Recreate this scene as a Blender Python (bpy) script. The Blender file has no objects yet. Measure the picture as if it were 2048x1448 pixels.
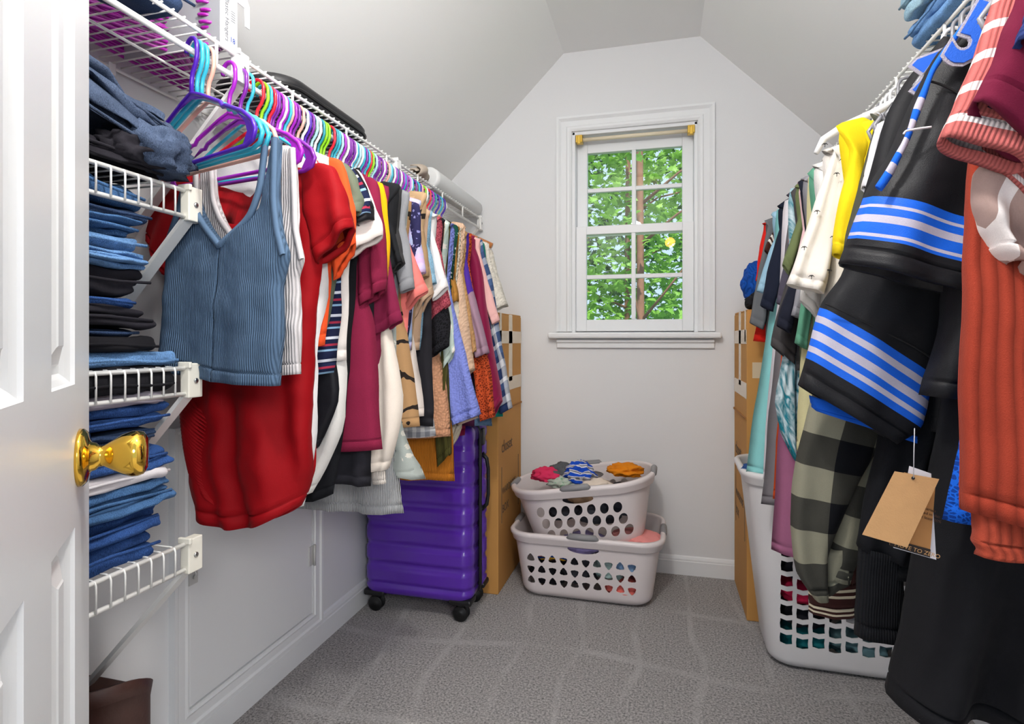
import bpy, bmesh, math, random
from mathutils import Vector, Matrix, noise
PI = math.pi
R = math.radians
SC = bpy.context.scene
COL = SC.collection
# ------------------------------------------------------------------ camera, world, lamps, exposure
F, HZ, H = 1150.0, 680.0, 1.07
TH = math.atan(299 / 1150.0)
CT, ST = math.cos(TH), math.sin(TH)
cam = bpy.data.cameras.new('camera'); camo = bpy.data.objects.new('camera', cam); COL.objects.link(camo)
camo.location = (0, 0, H); camo.rotation_euler = (PI / 2, 0, TH)
cam.sensor_width = 36; cam.lens = 36 * F / 2048; cam.shift_y = -(724 - HZ) / 2048; cam.clip_start = .02
SC.camera = camo
w = bpy.data.worlds.new('sky'); SC.world = w; w.use_nodes = True
bg = w.node_tree.nodes['Background']; bg.inputs[0].default_value = (.62, .80, 1, 1); bg.inputs[1].default_value = 1.0
SC.view_settings.view_transform = 'Standard'; SC.view_settings.look = 'None'
SC.view_settings.gamma = 1; SC.view_settings.use_curve_mapping = False
SC.view_settings.exposure = 0.16
def lamp(name, typ, loc, power, size=.1, color=(1, 1, 1), rot=(0, 0, 0)):
    l = bpy.data.lights.new(name, typ); l.energy = power; l.color = color
    if typ == 'POINT': l.shadow_soft_size = size
    elif typ == 'AREA': l.size = size
    elif typ == 'SUN': l.angle = size
    o = bpy.data.objects.new(name, l); o.location = loc; o.rotation_euler = rot; COL.objects.link(o); return o
lamp('sun', 'SUN', (0, 6, 8), 6.0, .02, (1, .96, .88), (R(35), R(12), 0))
lamp('closet_bulb', 'POINT', (-.215, .55, 2.045), 30, .055, (1, .985, .965))
lamp('doorway_fill', 'POINT', (.85, -1.1, 1.75), 95, .30, (1, .99, .98))  # added fill light behind the camera, brightening the closet through the doorway

lamp('hall_bulb', 'POINT', (.093, -1.1, 2.165), 7, .055, (1, .42, .06))

# ------------------------------------------------------------------ helpers
def ray(u, v):
    t = (u - 1024) / F
    return (t * CT - ST, CT + t * ST, (HZ - v) / F)
def atY(u, v, Y):
    d = ray(u, v); k = Y / d[1]; return Vector((d[0] * k, Y, H + d[2] * k))
def atX(u, v, X):
    d = ray(u, v); k = X / d[0]; return Vector((X, d[1] * k, H + d[2] * k))
def lin(h):
    if not isinstance(h, str): return tuple(h)[:3]
    h = h.lstrip('#'); o = []
    for i in (0, 2, 4):
        c = int(h[i:i + 2], 16) / 255
        o.append(c / 12.92 if c <= .04045 else ((c + .055) / 1.055) ** 2.4)
    return tuple(o)
def empty(name, loc, rz=0):
    o = bpy.data.objects.new(name, None); COL.objects.link(o); o.location = loc; o.rotation_euler = (0, 0, rz)
    o.empty_display_size = .05; return o
def tag(o, label=None, cat=None, group=None, kind=None):
    if label: o['label'] = label
    if cat: o['category'] = cat
    if group: o['group'] = group
    if kind: o['kind'] = kind
    return o
def link(name, me, mat=None, parent=None, loc=None):
    if mat is not None and len(me.materials) == 0: me.materials.append(mat)
    o = bpy.data.objects.new(name, me); COL.objects.link(o)
    if parent: o.parent = parent
    if loc is not None: o.location = loc
    return o
def mesh(name, vs, fs, smooth=True, uvs=None):
    me = bpy.data.meshes.new(name); me.from_pydata([tuple(v) for v in vs], [], fs); me.update()
    if uvs:
        l = me.uv_layers.new(name='UVMap')
        for lp in me.loops: l.data[lp.index].uv = uvs[lp.vertex_index]
    if smooth: me.polygons.foreach_set('use_smooth', [True] * len(me.polygons))
    return me
class MB:
    """collects shapes into one mesh"""
    def __init__(s): s.v = []; s.f = []; s.sm = []
    def add(s, vs, fs, sm=True):
        b = len(s.v); s.v += [Vector(v) for v in vs]; s.f += [tuple(i + b for i in f) for f in fs]; s.sm += [sm] * len(fs); return s
    def box(s, a, b):
        (x0, y0, z0), (x1, y1, z1) = a, b
        return s.add([(x0,y0,z0),(x1,y0,z0),(x1,y1,z0),(x0,y1,z0),(x0,y0,z1),(x1,y0,z1),(x1,y1,z1),(x0,y1,z1)],
              [(0,3,2,1),(4,5,6,7),(0,1,5,4),(1,2,6,5),(2,3,7,6),(3,0,4,7)], False)
    def quadprism(s, pts, n, th):
        n = Vector(n) * th; k = len(pts); P = [Vector(p) for p in pts]
        return s.add(P + [p + n for p in P], [tuple(range(k))[::-1], tuple(range(k, 2 * k))] + [(i, (i + 1) % k, k + (i + 1) % k, k + i) for i in range(k)], False)
    def tube(s, path, r, seg=8, closed=False):
        P = [Vector(p) for p in path]; n = len(P); vs = []; fs = []
        up = None
        for i, p in enumerate(P):
            if closed: d = P[(i + 1) % n] - P[i - 1]
            else: d = P[min(i + 1, n - 1)] - P[max(i - 1, 0)]
            d.normalize()
            if up is None:
                up = Vector((0, 0, 1)) if abs(d.z) < .9 else Vector((0, 1, 0))
            a = d.cross(up)
            if a.length < 1e-5: a = d.cross(Vector((1, .3, .2)))
            a.normalize(); b = a.cross(d).normalized(); up = b
            rr_ = r[i] if isinstance(r, (list, tuple)) else r
            for k in range(seg):
                t = 2 * PI * k / seg; vs.append(p + a * math.cos(t) * rr_ + b * math.sin(t) * rr_)
        m = n if closed else n - 1
        for i in range(m):
            j = (i + 1) % n
            for k in range(seg):
                k2 = (k + 1) % seg; fs.append((i * seg + k, i * seg + k2, j * seg + k2, j * seg + k))
        if not closed:
            fs.append(tuple(range(seg))[::-1]); fs.append(tuple((n - 1) * seg + k for k in range(seg)))
        return s.add(vs, fs)
    def lathe(s, prof, M, seg=28):
        vs = []; fs = []
        for (r, h) in prof:
            for k in range(seg):
                t = 2 * PI * k / seg; vs.append(M @ Vector((r * math.cos(t), r * math.sin(t), h)))
        for i in range(len(prof) - 1):
            for k in range(seg):
                k2 = (k + 1) % seg; fs.append((i * seg + k, i * seg + k2, (i + 1) * seg + k2, (i + 1) * seg + k))
        fs.append(tuple(range(seg))[::-1]); fs.append(tuple((len(prof) - 1) * seg + k for k in range(seg)))
        return s.add(vs, fs)
    def rings(s, rs, cap0=True, cap1=True):
        n = len(rs[0]); vs = [v for r in rs for v in r]; fs = []
        for i in range(len(rs) - 1):
            for k in range(n):
                k2 = (k + 1) % n; fs.append((i * n + k, i * n + k2, (i + 1) * n + k2, (i + 1) * n + k))
        if cap0: fs.append(tuple(range(n))[::-1])
        if cap1: fs.append(tuple((len(rs) - 1) * n + k for k in range(n)))
        return s.add(vs, fs)
    def me(s, name):
        me = bpy.data.meshes.new(name); me.from_pydata([tuple(v) for v in s.v], [], s.f); me.update()
        me.polygons.foreach_set('use_smooth', s.sm); return me
    def build(s, name, mat, parent=None, bevel=0, loc=None, rot=None):
        o = link(name, s.me(name), mat, parent, loc)
        if rot: o.rotation_euler = rot
        if bevel:
            b = o.modifiers.new('bevel', 'BEVEL'); b.width = bevel; b.segments = 2; b.limit_method = 'ANGLE'; b.angle_limit = R(40)
        return o
def rr(w, d, r, n=6):
    """rounded rectangle, w x d, as xy points"""
    r = min(r, w / 2 - 1e-4, d / 2 - 1e-4); out = []
    for cx, cy, a0 in ((w/2-r, d/2-r, 0), (-w/2+r, d/2-r, 90), (-w/2+r, -d/2+r, 180), (w/2-r, -d/2+r, 270)):
        for k in range(n + 1):
            a = R(a0 + 90 * k / n); out.append((cx + r * math.cos(a), cy + r * math.sin(a)))
    return out

# ------------------------------------------------------------------ materials
class NT:
    def __init__(s, name):
        s.m = bpy.data.materials.new(name); s.m.use_nodes = True; s.t = s.m.node_tree
        s.b = s.t.nodes['Principled BSDF']; s.out = s.t.nodes['Material Output']
    def n(s, typ, ins=None, **kw):
        nd = s.t.nodes.new(typ)
        for k, v in kw.items(): setattr(nd, k, v)
        for k, v in (ins or {}).items():
            i = nd.inputs[k]
            if hasattr(v, 'is_output'): s.t.links.new(v, i)
            else: i.default_value = v
        return nd
    def math(s, op, a, b=0.0, c=0.0): return s.n('ShaderNodeMath', {0: a, 1: b, 2: c}, operation=op).outputs[0]
    def mix(s, f, a, b, bt='MIX'):
        nd = s.n('ShaderNodeMix', data_type='RGBA', blend_type=bt)
        for i, v in ((0, f), (6, a), (7, b)):
            if hasattr(v, 'is_output'): s.t.links.new(v, nd.inputs[i])
            else: nd.inputs[i].default_value = v if i == 0 else (*lin(v), 1)
        return nd.outputs[2]
    def set(s, k, v):
        i = s.b.inputs[k]
        if hasattr(v, 'is_output'): s.t.links.new(v, i)
        else: i.default_value = v
    def bump(s, h, st=.3, d=.002):
        nd = s.n('ShaderNodeBump', {'Height': h, 'Strength': st, 'Distance': d}); s.set('Normal', nd.outputs[0])
MC = {}
def plain(name, c, rough=.5, metal=0, spec=.5, bump=0, bscale=200, coat=0, emit=None, var=0, vscale=8):
    if name in MC: return MC[name]
    s = NT(name); s.set('Base Color', (*lin(c), 1)); s.set('Roughness', rough); s.set('Metallic', metal); s.set('Specular IOR Level', spec)
    tc = s.n('ShaderNodeTexCoord').outputs['Object']
    if coat: s.set('Coat Weight', coat)
    if var:
        nz = s.n('ShaderNodeTexNoise', {'Vector': tc, 'Scale': vscale, 'Detail': 5.0}).outputs[0]
        c0 = lin(c); s.set('Base Color', s.mix(nz, [x * (1 - var) for x in c0], [min(1, x * (1 + var)) for x in c0]))
    if bump:
        nz = s.n('ShaderNodeTexNoise', {'Vector': tc, 'Scale': bscale, 'Detail': 3.0}).outputs[0]; s.bump(nz, bump)
    if emit: s.set('Emission Color', (*lin(emit[0]), 1)); s.set('Emission Strength', emit[1])
    MC[name] = s.m; return s.m
def fab(c, kind='plain', c2=None, rough=.9, bands=None, frac=False, period=None, weave=.3, sheen=.06, p=.01, var=.14):
    """cloth: uv is in metres (u across, v down from the shoulder) or fractions"""
    key = str((c, kind, c2, rough, bands, frac, period, weave, p, var))
    if key in MC: return MC[key]
    s = NT('cloth_' + kind + '_' + str(len(MC)))
    uv = s.n('ShaderNodeUVMap').outputs[0]; sep = s.n('ShaderNodeSeparateXYZ', {0: uv}); U, V = sep.outputs[0], sep.outputs[1]
    oc = s.n('ShaderNodeTexCoord').outputs['Object']
    col = s.n('ShaderNodeRGB').outputs[0]; col.default_value = (*lin(c), 1)
    def ramp(fac, stops):
        nd = s.n('ShaderNodeValToRGB', {0: fac}); cr = nd.color_ramp; cr.interpolation = 'CONSTANT'
        while len(cr.elements) < len(stops): cr.elements.new(.5)
        for e, (po, cc) in zip(cr.elements, sorted(stops)): e.position = po; e.color = (*lin(cc), 1)
        return nd.outputs[0]
    h = None
    if kind in ('bands', 'ribbands'):
        f = V
        if period: f = s.math('FRACT', s.math('DIVIDE', V, period))
        col = ramp(f, bands)
    if kind == 'vbands':
        col = ramp(s.math('FRACT', s.math('DIVIDE', s.math('ADD', U, s.math('MULTIPLY', V, .35)), period)), bands)
    if kind == 'plaid':
        a = s.math('LESS_THAN', s.math('FRACT', s.math('DIVIDE', U, period)), .5)
        b = s.math('LESS_THAN', s.math('FRACT', s.math('DIVIDE', V, period)), .5)
        q = s.math('ADD', a, b); q = s.math('MULTIPLY', q, .45)
        col = ramp(q, [(0, c), (.3, bands[0]), (.7, c2)])
    if kind == 'tartan':
        a = ramp(s.math('FRACT', s.math('DIVIDE', U, period)), bands); b = ramp(s.math('FRACT', s.math('DIVIDE', V, period)), bands)
        col = s.mix(.5, a, b)
    if kind in ('spots', 'palm'):
        vo = s.n('ShaderNodeTexVoronoi', {'Vector': uv, 'Scale': 1 / p, 'Randomness': .75})
        lim = .13 if kind == 'palm' else .3
        nz = s.n('ShaderNodeTexNoise', {'Vector': uv, 'Scale': 4 / p}).outputs[0]
        d = s.math('ADD', vo.outputs['Distance'], s.math('MULTIPLY', s.math('SUBTRACT', nz, .5), .45 if kind == 'palm' else .5))
        col = s.mix(s.math('LESS_THAN', d, lim), c, c2)
    if kind == 'tiedye':
        nz = s.n('ShaderNodeTexNoise', {'Vector': uv, 'Scale': 1 / p, 'Detail': 6.0, 'Distortion': 1.5}).outputs[0]
        nd = s.n('ShaderNodeValToRGB', {0: nz}); nd.color_ramp.elements[0].position = .38; nd.color_ramp.elements[1].position = .62
        nd.color_ramp.elements[0].color = (*lin(c), 1); nd.color_ramp.elements[1].color = (*lin(c2), 1); col = nd.outputs[0]
    if kind == 'tiger':
        nz = s.n('ShaderNodeTexNoise', {'Vector': uv, 'Scale': 9.0, 'Detail': 3.0}).outputs[0]
        f = s.math('FRACT', s.math('ADD', s.math('DIVIDE', V, p), s.math('MULTIPLY', nz, 2.2)))
        col = s.mix(s.math('LESS_THAN', f, .2), c, c2)
    if kind == 'lace':
        vo = s.n('ShaderNodeTexVoronoi', {'Vector': uv, 'Scale': 1 / p}, feature='DISTANCE_TO_EDGE').outputs['Distance']
        f = s.math('LESS_THAN', vo, .12); col = s.mix(f, c2, c); h = s.math('MULTIPLY', f, 1.0)
    if kind in ('rib', 'ribbands', 'cord'):
        wv = s.math('ABSOLUTE', s.math('SINE', s.math('MULTIPLY', U, PI / p))); h = wv
        dk = s.math('MULTIPLY', s.math('SUBTRACT', 1.0, wv), .35)
        col = s.mix(dk, col, (0, 0, 0))
    if kind == 'denim':
        mp = s.n('ShaderNodeMapping', {'Vector': oc, 'Scale': (900, 900, 250)}).outputs[0]
        nz = s.n('ShaderNodeTexNoise', {'Vector': mp, 'Scale': 1.0, 'Detail': 2.0}).outputs[0]
        n2 = s.n('ShaderNodeTexNoise', {'Vector': oc, 'Scale': 14.0, 'Detail': 4.0}).outputs[0]
        l = lin(c); lt = [min(1, x * 1.9 + .03) for x in l]; dk = [x * .45 for x in l]
        f = s.math('ADD', s.math('MULTIPLY', nz, .6), s.math('MULTIPLY', n2, .5))
        nd = s.n('ShaderNodeValToRGB', {0: f}); nd.color_ramp.elements[0].position = .35; nd.color_ramp.elements[1].position = .75
        nd.color_ramp.elements[0].color = (*dk, 1); nd.color_ramp.elements[1].color = (*lt, 1); col = nd.outputs[0]; h = nz
    if kind in ('knit', 'sherpa'):
        vo = s.n('ShaderNodeTexVoronoi', {'Vector': uv, 'Scale': 1 / p}).outputs['Distance']
        col = s.mix(s.math('MULTIPLY', vo, .55 if kind == 'knit' else .22), col, [x * .35 for x in lin(c)]); h = s.math('SUBTRACT', 1.0, vo)
    nv = s.n('ShaderNodeTexNoise', {'Vector': oc, 'Scale': 22.0, 'Detail': 6.0, 'Roughness': .7}).outputs[0]
    nf = s.n('ShaderNodeTexNoise', {'Vector': oc, 'Scale': 700.0, 'Detail': 2.0}).outputs[0]
    vv = s.math('ADD', s.math('MULTIPLY', s.math('ADD', nv, nf), var * 1.2), 1 - var * 1.2)
    col = s.n('ShaderNodeVectorMath', {0: col}, operation='SCALE'); s.t.links.new(vv, col.inputs['Scale'])
    s.set('Base Color', col.outputs[0])
    hh = nf if h is None else s.math('ADD', s.math('MULTIPLY', h, 2.5), s.math('MULTIPLY', nf, .5))
    s.bump(hh, .5 if h is not None else weave, .003 if h is not None else .0012)
    s.set('Roughness', rough); s.set('Specular IOR Level', .18); s.set('Sheen Tint', (*[min(1, x * 1.5 + .1) for x in lin(c)], 1))
    s.set('Sheen Weight', sheen); s.set('Sheen Roughness', .5)
    MC[key] = s.m; return s.m
M_wall = plain('wall_paint', '#e5e5e6', .75, bump=.12, bscale=260, spec=.3)
M_ceil = plain('ceiling_paint', '#f4f4f2', .85, bump=.1, bscale=260, spec=.2)
M_trim = plain('trim_paint', '#ecedee', .38, bump=.08, bscale=90)
M_door = plain('door_paint', '#e2e2e2', .3, bump=.12, bscale=60)
M_wire = plain('white_vinyl', '#f1f0ec', .3, coat=.3)
M_steel = plain('steel', '#b8b8b8', .3, 1)
M_brass = plain('brass', '#e3b64a', .09, 1)
M_glass = None
def glass():
    s = NT('window_glass'); s.t.nodes.remove(s.b)
    tr = s.n('ShaderNodeBsdfTransparent', {0: (.97, .99, .98, 1)}); gl = s.n('ShaderNodeBsdfGlossy', {0: (1, 1, 1, 1), 'Roughness': .0})
    mx = s.n('ShaderNodeMixShader', {0: .012, 1: tr.outputs[0], 2: gl.outputs[0]}); s.t.links.new(mx.outputs[0], s.out.inputs[0]); return s.m
M_glass = glass()
def carpet():
    s = NT('carpet'); oc = s.n('ShaderNodeTexCoord').outputs['Object']; sep = s.n('ShaderNodeSeparateXYZ', {0: oc})
    n1 = s.n('ShaderNodeTexNoise', {'Vector': oc, 'Scale': 150.0, 'Detail': 6.0, 'Roughness': .75}).outputs[0]
    n3 = s.n('ShaderNodeTexNoise', {'Vector': oc, 'Scale': 3.5, 'Detail': 4.0}).outputs[0]
    mp = s.n('ShaderNodeMapping', {'Vector': oc, 'Scale': (1, .12, 1)}).outputs[0]
    n2 = s.n('ShaderNodeTexNoise', {'Vector': mp, 'Scale': 12.0, 'Detail': 2.0}).outputs[0]
    x = s.math('ADD', sep.outputs[0], s.math('MULTIPLY', n2, .05))
    xx = s.math('ADD', x, s.math('MULTIPLY', s.n('ShaderNodeTexNoise', {'Vector': oc, 'Scale': 1.1}).outputs[0], .35))
    tr = s.math('SUBTRACT', s.math('ABSOLUTE', s.math('SINE', s.math('MULTIPLY', xx, 15.0))), .975)
    tr = s.n('ShaderNodeClamp', {0: s.math('MULTIPLY', tr, 45.0)}).outputs[0]
    yy = s.math('ADD', sep.outputs[1], s.math('MULTIPLY', s.math('SINE', s.math('MULTIPLY', sep.outputs[0], 5.0)), .04))
    tb = s.n('ShaderNodeClamp', {0: s.math('MULTIPLY', s.math('SUBTRACT', s.math('ABSOLUTE', s.math('SINE', s.math('MULTIPLY', yy, 7.3))), .985), 70.0)}).outputs[0]
    tr = s.math('MULTIPLY', s.math('MAXIMUM', tr, tb), s.n('ShaderNodeClamp', {0: s.math('MULTIPLY', s.math('SUBTRACT', n3, .36), 4.0)}).outputs[0])
    nd = s.n('ShaderNodeValToRGB', {0: n1}); e = nd.color_ramp.elements
    e[0].position = .36; e[0].color = (*lin('#4a4544'), 1); e[1].position = .60; e[1].color = (*lin('#dbd5d3'), 1)
    col = s.mix(s.math('MULTIPLY', tr, .45), nd.outputs[0], '#dcd8d6'); s.set('Base Color', col)
    s.set('Roughness', 1); s.set('Specular IOR Level', .05); s.set('Sheen Weight', .3)
    s.bump(n1, .9, .012); return s.m
M_carpet = carpet()

# ------------------------------------------------------------------ room
XL, XR, YF, YB = -1.17, .86, .12, 2.743
ZC = 2.45; CXL, CXR = -.456, .170          # flat part of the ceiling
ZL = ZC - (CXL - XL); ZR = ZC - (XR - CXR)  # 45 degree slopes down to the knee walls
ZR = ZC - (XR - CXR) * 1.0
def struct(o): o['kind'] = 'structure'; return o
struct(MB().box((-3, -2.5, -.1), (3, 3.0, 0)).build('floor', M_carpet))
struct(MB().quadprism([(XL, YF, 0), (XL, YB, 0), (XL, YB, ZL), (XL, YF, ZL)], (-1, 0, 0), .12).build('wall_left', M_wall))
struct(MB().quadprism([(XR, YF, 0), (XR, YF, ZR), (XR, YB, ZR), (XR, YB, 0)], (1, 0, 0), .12).build('wall_right', M_wall))
def slope(x0, z0, x1, z1, n, name):
    struct(MB().quadprism([(x0, YF - .12, z0), (x0, YB + .12, z0), (x1, YB + .12, z1), (x1, YF - .12, z1)], n, .12).build(name, M_ceil))
c = MB()
c.quadprism([(CXL, YF - .12, ZC), (CXL, YB + .12, ZC), (CXR, YB + .12, ZC), (CXR, YF - .12, ZC)], (0, 0, 1), .17)
ceil = struct(c.build('ceiling', M_ceil))
q = math.sqrt(.5)
slope(XL, ZL, CXL, ZC, (-q, 0, q), 'ceiling_slope_left')
slope(XR, ZR, CXR, ZC, (q, 0, q), 'ceiling_slope_right')
# window opening in the back wall
WX0, WX1, WZ0, WZ1 = -.416, .160, 1.10, 2.066
b = MB(); T = .14
def pr(poly): b.quadprism([(x, YB, z) for x, z in poly], (0, 1, 0), T)
def ztop(x): return ZC if CXL <= x <= CXR else (ZC - (CXL - x) if x < CXL else ZC - (x - CXR))
xl2, xr2 = XL - .12, XR + .12
pr([(xl2, 0), (WX0, 0), (WX0, ztop(WX0) + .0), (CXL, ZC), (XL, ZL), (xl2, ZL)])
pr([(WX1, 0), (xr2, 0), (xr2, ZR), (XR, ZR), (CXR, ZC), (WX1, ZC)])
pr([(WX0, 0), (WX1, 0), (WX1, WZ0), (WX0, WZ0)]); pr([(WX0, WZ1), (WX1, WZ1), (WX1, ZC), (WX0, ZC)])
struct(b.build('wall_back', M_wall))
# front wall with the doorway the camera stands in
DX0, DX1, DZ = -.32, .42, 2.05
b = MB()
def pf(poly): b.quadprism([(x, YF, z) for x, z in poly], (0, -1, 0), .12)
pf([(xl2, 0), (DX0, 0), (DX0, DZ), (DX0, ZC - .0), (CXL, ZC), (xl2, ZL)]); pf([(DX1, 0), (xr2, 0), (xr2, ZR), (CXR + .25, ZC - .25), (DX1, ZC - .25)])
pf([(DX0, DZ), (DX1, DZ), (DX1, ZC - .25), (CXR, ZC), (DX0, ZC)])
struct(b.build('wall_front', M_wall))
# baseboards: a profile swept along the wall
def baseboard(name, p0, p1, n, h=.085):
    p0, p1, n = Vector(p0), Vector(p1), Vector(n)
    prof = [(0, 0), (.013, 0), (.013, h * .72), (.0105, h * .75), (.0105, h * .84), (.007, h * .95), (0, h)]
    vs = []
    for p in (p0, p1): vs += [p + n * a + Vector((0, 0, z)) for a, z in prof]
    k = len(prof)
    fs = [(i, (i + 1) % k, k + (i + 1) % k, k + i) for i in range(k)] + [tuple(range(k)), tuple(range(k, 2 * k))[::-1]]
    struct(MB().add(vs, fs, False).build(name, M_trim))
baseboard('baseboard_left', (XL, YF, 0), (XL, YB, 0), (1, 0, 0), .098)
baseboard('baseboard_back', (XL, YB, 0), (XR, YB, 0), (0, -1, 0))
baseboard('baseboard_right', (XR, YF, 0), (XR, YB, 0), (-1, 0, 0))

# ------------------------------------------------------------------ window
win = empty('window_1', (-.128, YB, WZ0)); win['kind'] = 'structure'
def W(mb, name, mat=M_trim, bevel=.003, parent=None):
    o = mb.build(name, mat, parent or win, bevel); 
    base = Vector((-.128, YB, WZ0))
    o.data.transform(Matrix.Translation(-base)); return o
cw = .072
def casing(x0, x1, z0, z1, horiz):
    m = MB()
    prof = [(0, .012), (.01, .018), (.02, .018), (.026, .013), (.05, .011), (.056, .016), (.062, .021), (.072, .021)]  # inner edge -> outer edge, proud of the wall
    return prof
def mitred(mb, inner, outer_w, prof):
    """picture-frame casing on three sides: left, top, right"""
    x0, x1, z0, z1 = inner; k = len(prof)
    def ring(px, pz, dx, dz): return [Vector((px + dx * a, YB - d, pz + dz * a)) for a, d in prof] + [Vector((px + dx * prof[-1][0], YB, pz + dz * prof[-1][0])), Vector((px, YB, pz))]
    rs = [ring(x0, z0, -1, 0), ring(x0, z1, -1, 1), ring(x1, z1, 1, 1), ring(x1, z0, 1, 0)]
    mb.rings(rs); mb.sm = [False] * len(mb.f)
m = MB(); mitred(m, (WX0, WX1, WZ0 + .01, WZ1), cw, casing(0, 0, 0, 0, 0)); W(m, 'window_casing', bevel=0)
m = MB().box((-.525, YB - .055, 1.078), (.258, YB + .05, 1.106)); W(m, 'window_sill', bevel=.008)
m = MB().box((-.488, YB - .016, 1.032), (.231, YB, 1.078)); m.box((-.488, YB - .026, 1.058), (.231, YB, 1.072)); W(m, 'window_apron', bevel=.004)
m = MB()
for a, c2 in (((WX0 - .001, YB, 1.10), (WX0 + .016, YB + .138, WZ1)), ((WX1 - .016, YB, 1.10), (WX1 + .001, YB + .138, WZ1)), ((WX0, YB, WZ1 - .016), (WX1, YB + .138, WZ1 + .001)), ((WX0, YB + .05, 1.09), (WX1, YB + .138, 1.112))): m.box(a, c2)
W(m, 'window_frame')
ZM = 1.597
def sash(x0, x1, z0, z1, y, name, top, bot):
    st = .05; m = MB()
    m.box((x0, y, z0), (x0 + st, y + .034, z1)); m.box((x1 - st, y, z0), (x1, y + .034, z1))
    m.box((x0 + st, y, z0), (x1 - st, y + .034, z0 + bot)); m.box((x0 + st, y, z1 - top), (x1 - st, y + .034, z1))
    s = W(m, name, bevel=.0025)
    gx0, gx1, gz0, gz1 = x0 + st, x1 - st, z0 + bot, z1 - top; cx, cz = (gx0 + gx1) / 2, (gz0 + gz1) / 2
    for a, c2 in (((cx - .010, y - .001, gz0), (cx + .010, y + .026, gz1)), ((gx0, y, cz - .010), (gx1, y + .025, cz + .010))):
        o = W(MB().box(a, c2), 'muntin', bevel=.003, parent=s)
    for i, (a, b2) in enumerate(((gx0, cx - .0), (cx + .0, gx1))):
        for j, (d, e) in enumerate(((gz0, cz), (cz, gz1))):
            W(MB().box((a + .009 * i, y + .017, d), (b2 - .009 * (1 - i), y + .020, e)), 'pane', M_glass, 0, s)
    return s
sash(WX0 + .016, WX1 - .016, 1.112, ZM + .02, YB + .028, 'lower_sash', .04, .055)
sash(WX0 + .016, WX1 - .016, ZM - .02, WZ1 - .016, YB + .066, 'upper_sash', .07, .038)
# rolled shade on two gold brackets
bl = tag(empty('roller_blind', (-.128, YB + .0, 2.03)), 'cream roller blind rolled tight across the top of the window', 'blind')
ax0, ax1 = -.385, .135
MB().tube([(ax0 + .128, .014, 0), (ax1 + .128, .014, 0)], .009, 16).build('roller', plain('blind_cream', '#e9dcc0', .6), bl)
for x in (ax0 - .012, ax1 - .02):
    bm_ = MB().box((x + .128, -.012, -.018), (x + .128 + .032, .03, .018)); bm_.box((x + .128 + .008, -.016, -.026), (x + .128 + .024, -.006, .012))
    bm_.build('bracket', plain('gold_plastic', '#d9b24c', .35, .6), bl, .003)

# ------------------------------------------------------------------ trees outside
def leafmesh(seed):
    rn = random.Random(seed)
    pts = [(0, 0), (.30, .05), (.55, -.05), (.45, .18), (.75, .35), (.45, .42), (.40, .62), (.20, .58), (0, 1.0), (-.20, .58), (-.40, .62), (-.45, .42), (-.75, .35), (-.45, .18), (-.55, -.05), (-.30, .05)]
    vs = [(x * .5, y * .6, -.12 * (x * x) * 1.2 + rn.uniform(-.02, .02)) for x, y in pts] + [(0, .22, .04)]
    k = len(pts); return mesh('leaf', vs, [(i, (i + 1) % k, k) for i in range(k)], False)
def leafmat(name, c, c2):
    s = NT(name); ob = s.n('ShaderNodeObjectInfo').outputs['Random']; oc = s.n('ShaderNodeTexCoord').outputs['Object']
    nz = s.n('ShaderNodeTexNoise', {'Vector': oc, 'Scale': 3.0}).outputs[0]
    col = s.mix(s.math('MULTIPLY', s.math('ADD', ob, nz), .5), c, c2); s.set('Base Color', col); s.set('Roughness', .45)
    tl = s.n('ShaderNodeBsdfTranslucent', {0: col}); mx = s.n('ShaderNodeMixShader', {0: .45, 1: s.b.outputs[0], 2: tl.outputs[0]})
    s.t.links.new(mx.outputs[0], s.out.inputs[0]); return s.m
LM = [leafmat('maple_leaf_bright', '#5a9a28', '#c2ea78'), leafmat('leaf_deep', '#1d4a18', '#5f9a3a')]
M_bark = plain('bark', '#86604c', .95, bump=.9, bscale=30, var=.35, vscale=14)
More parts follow.
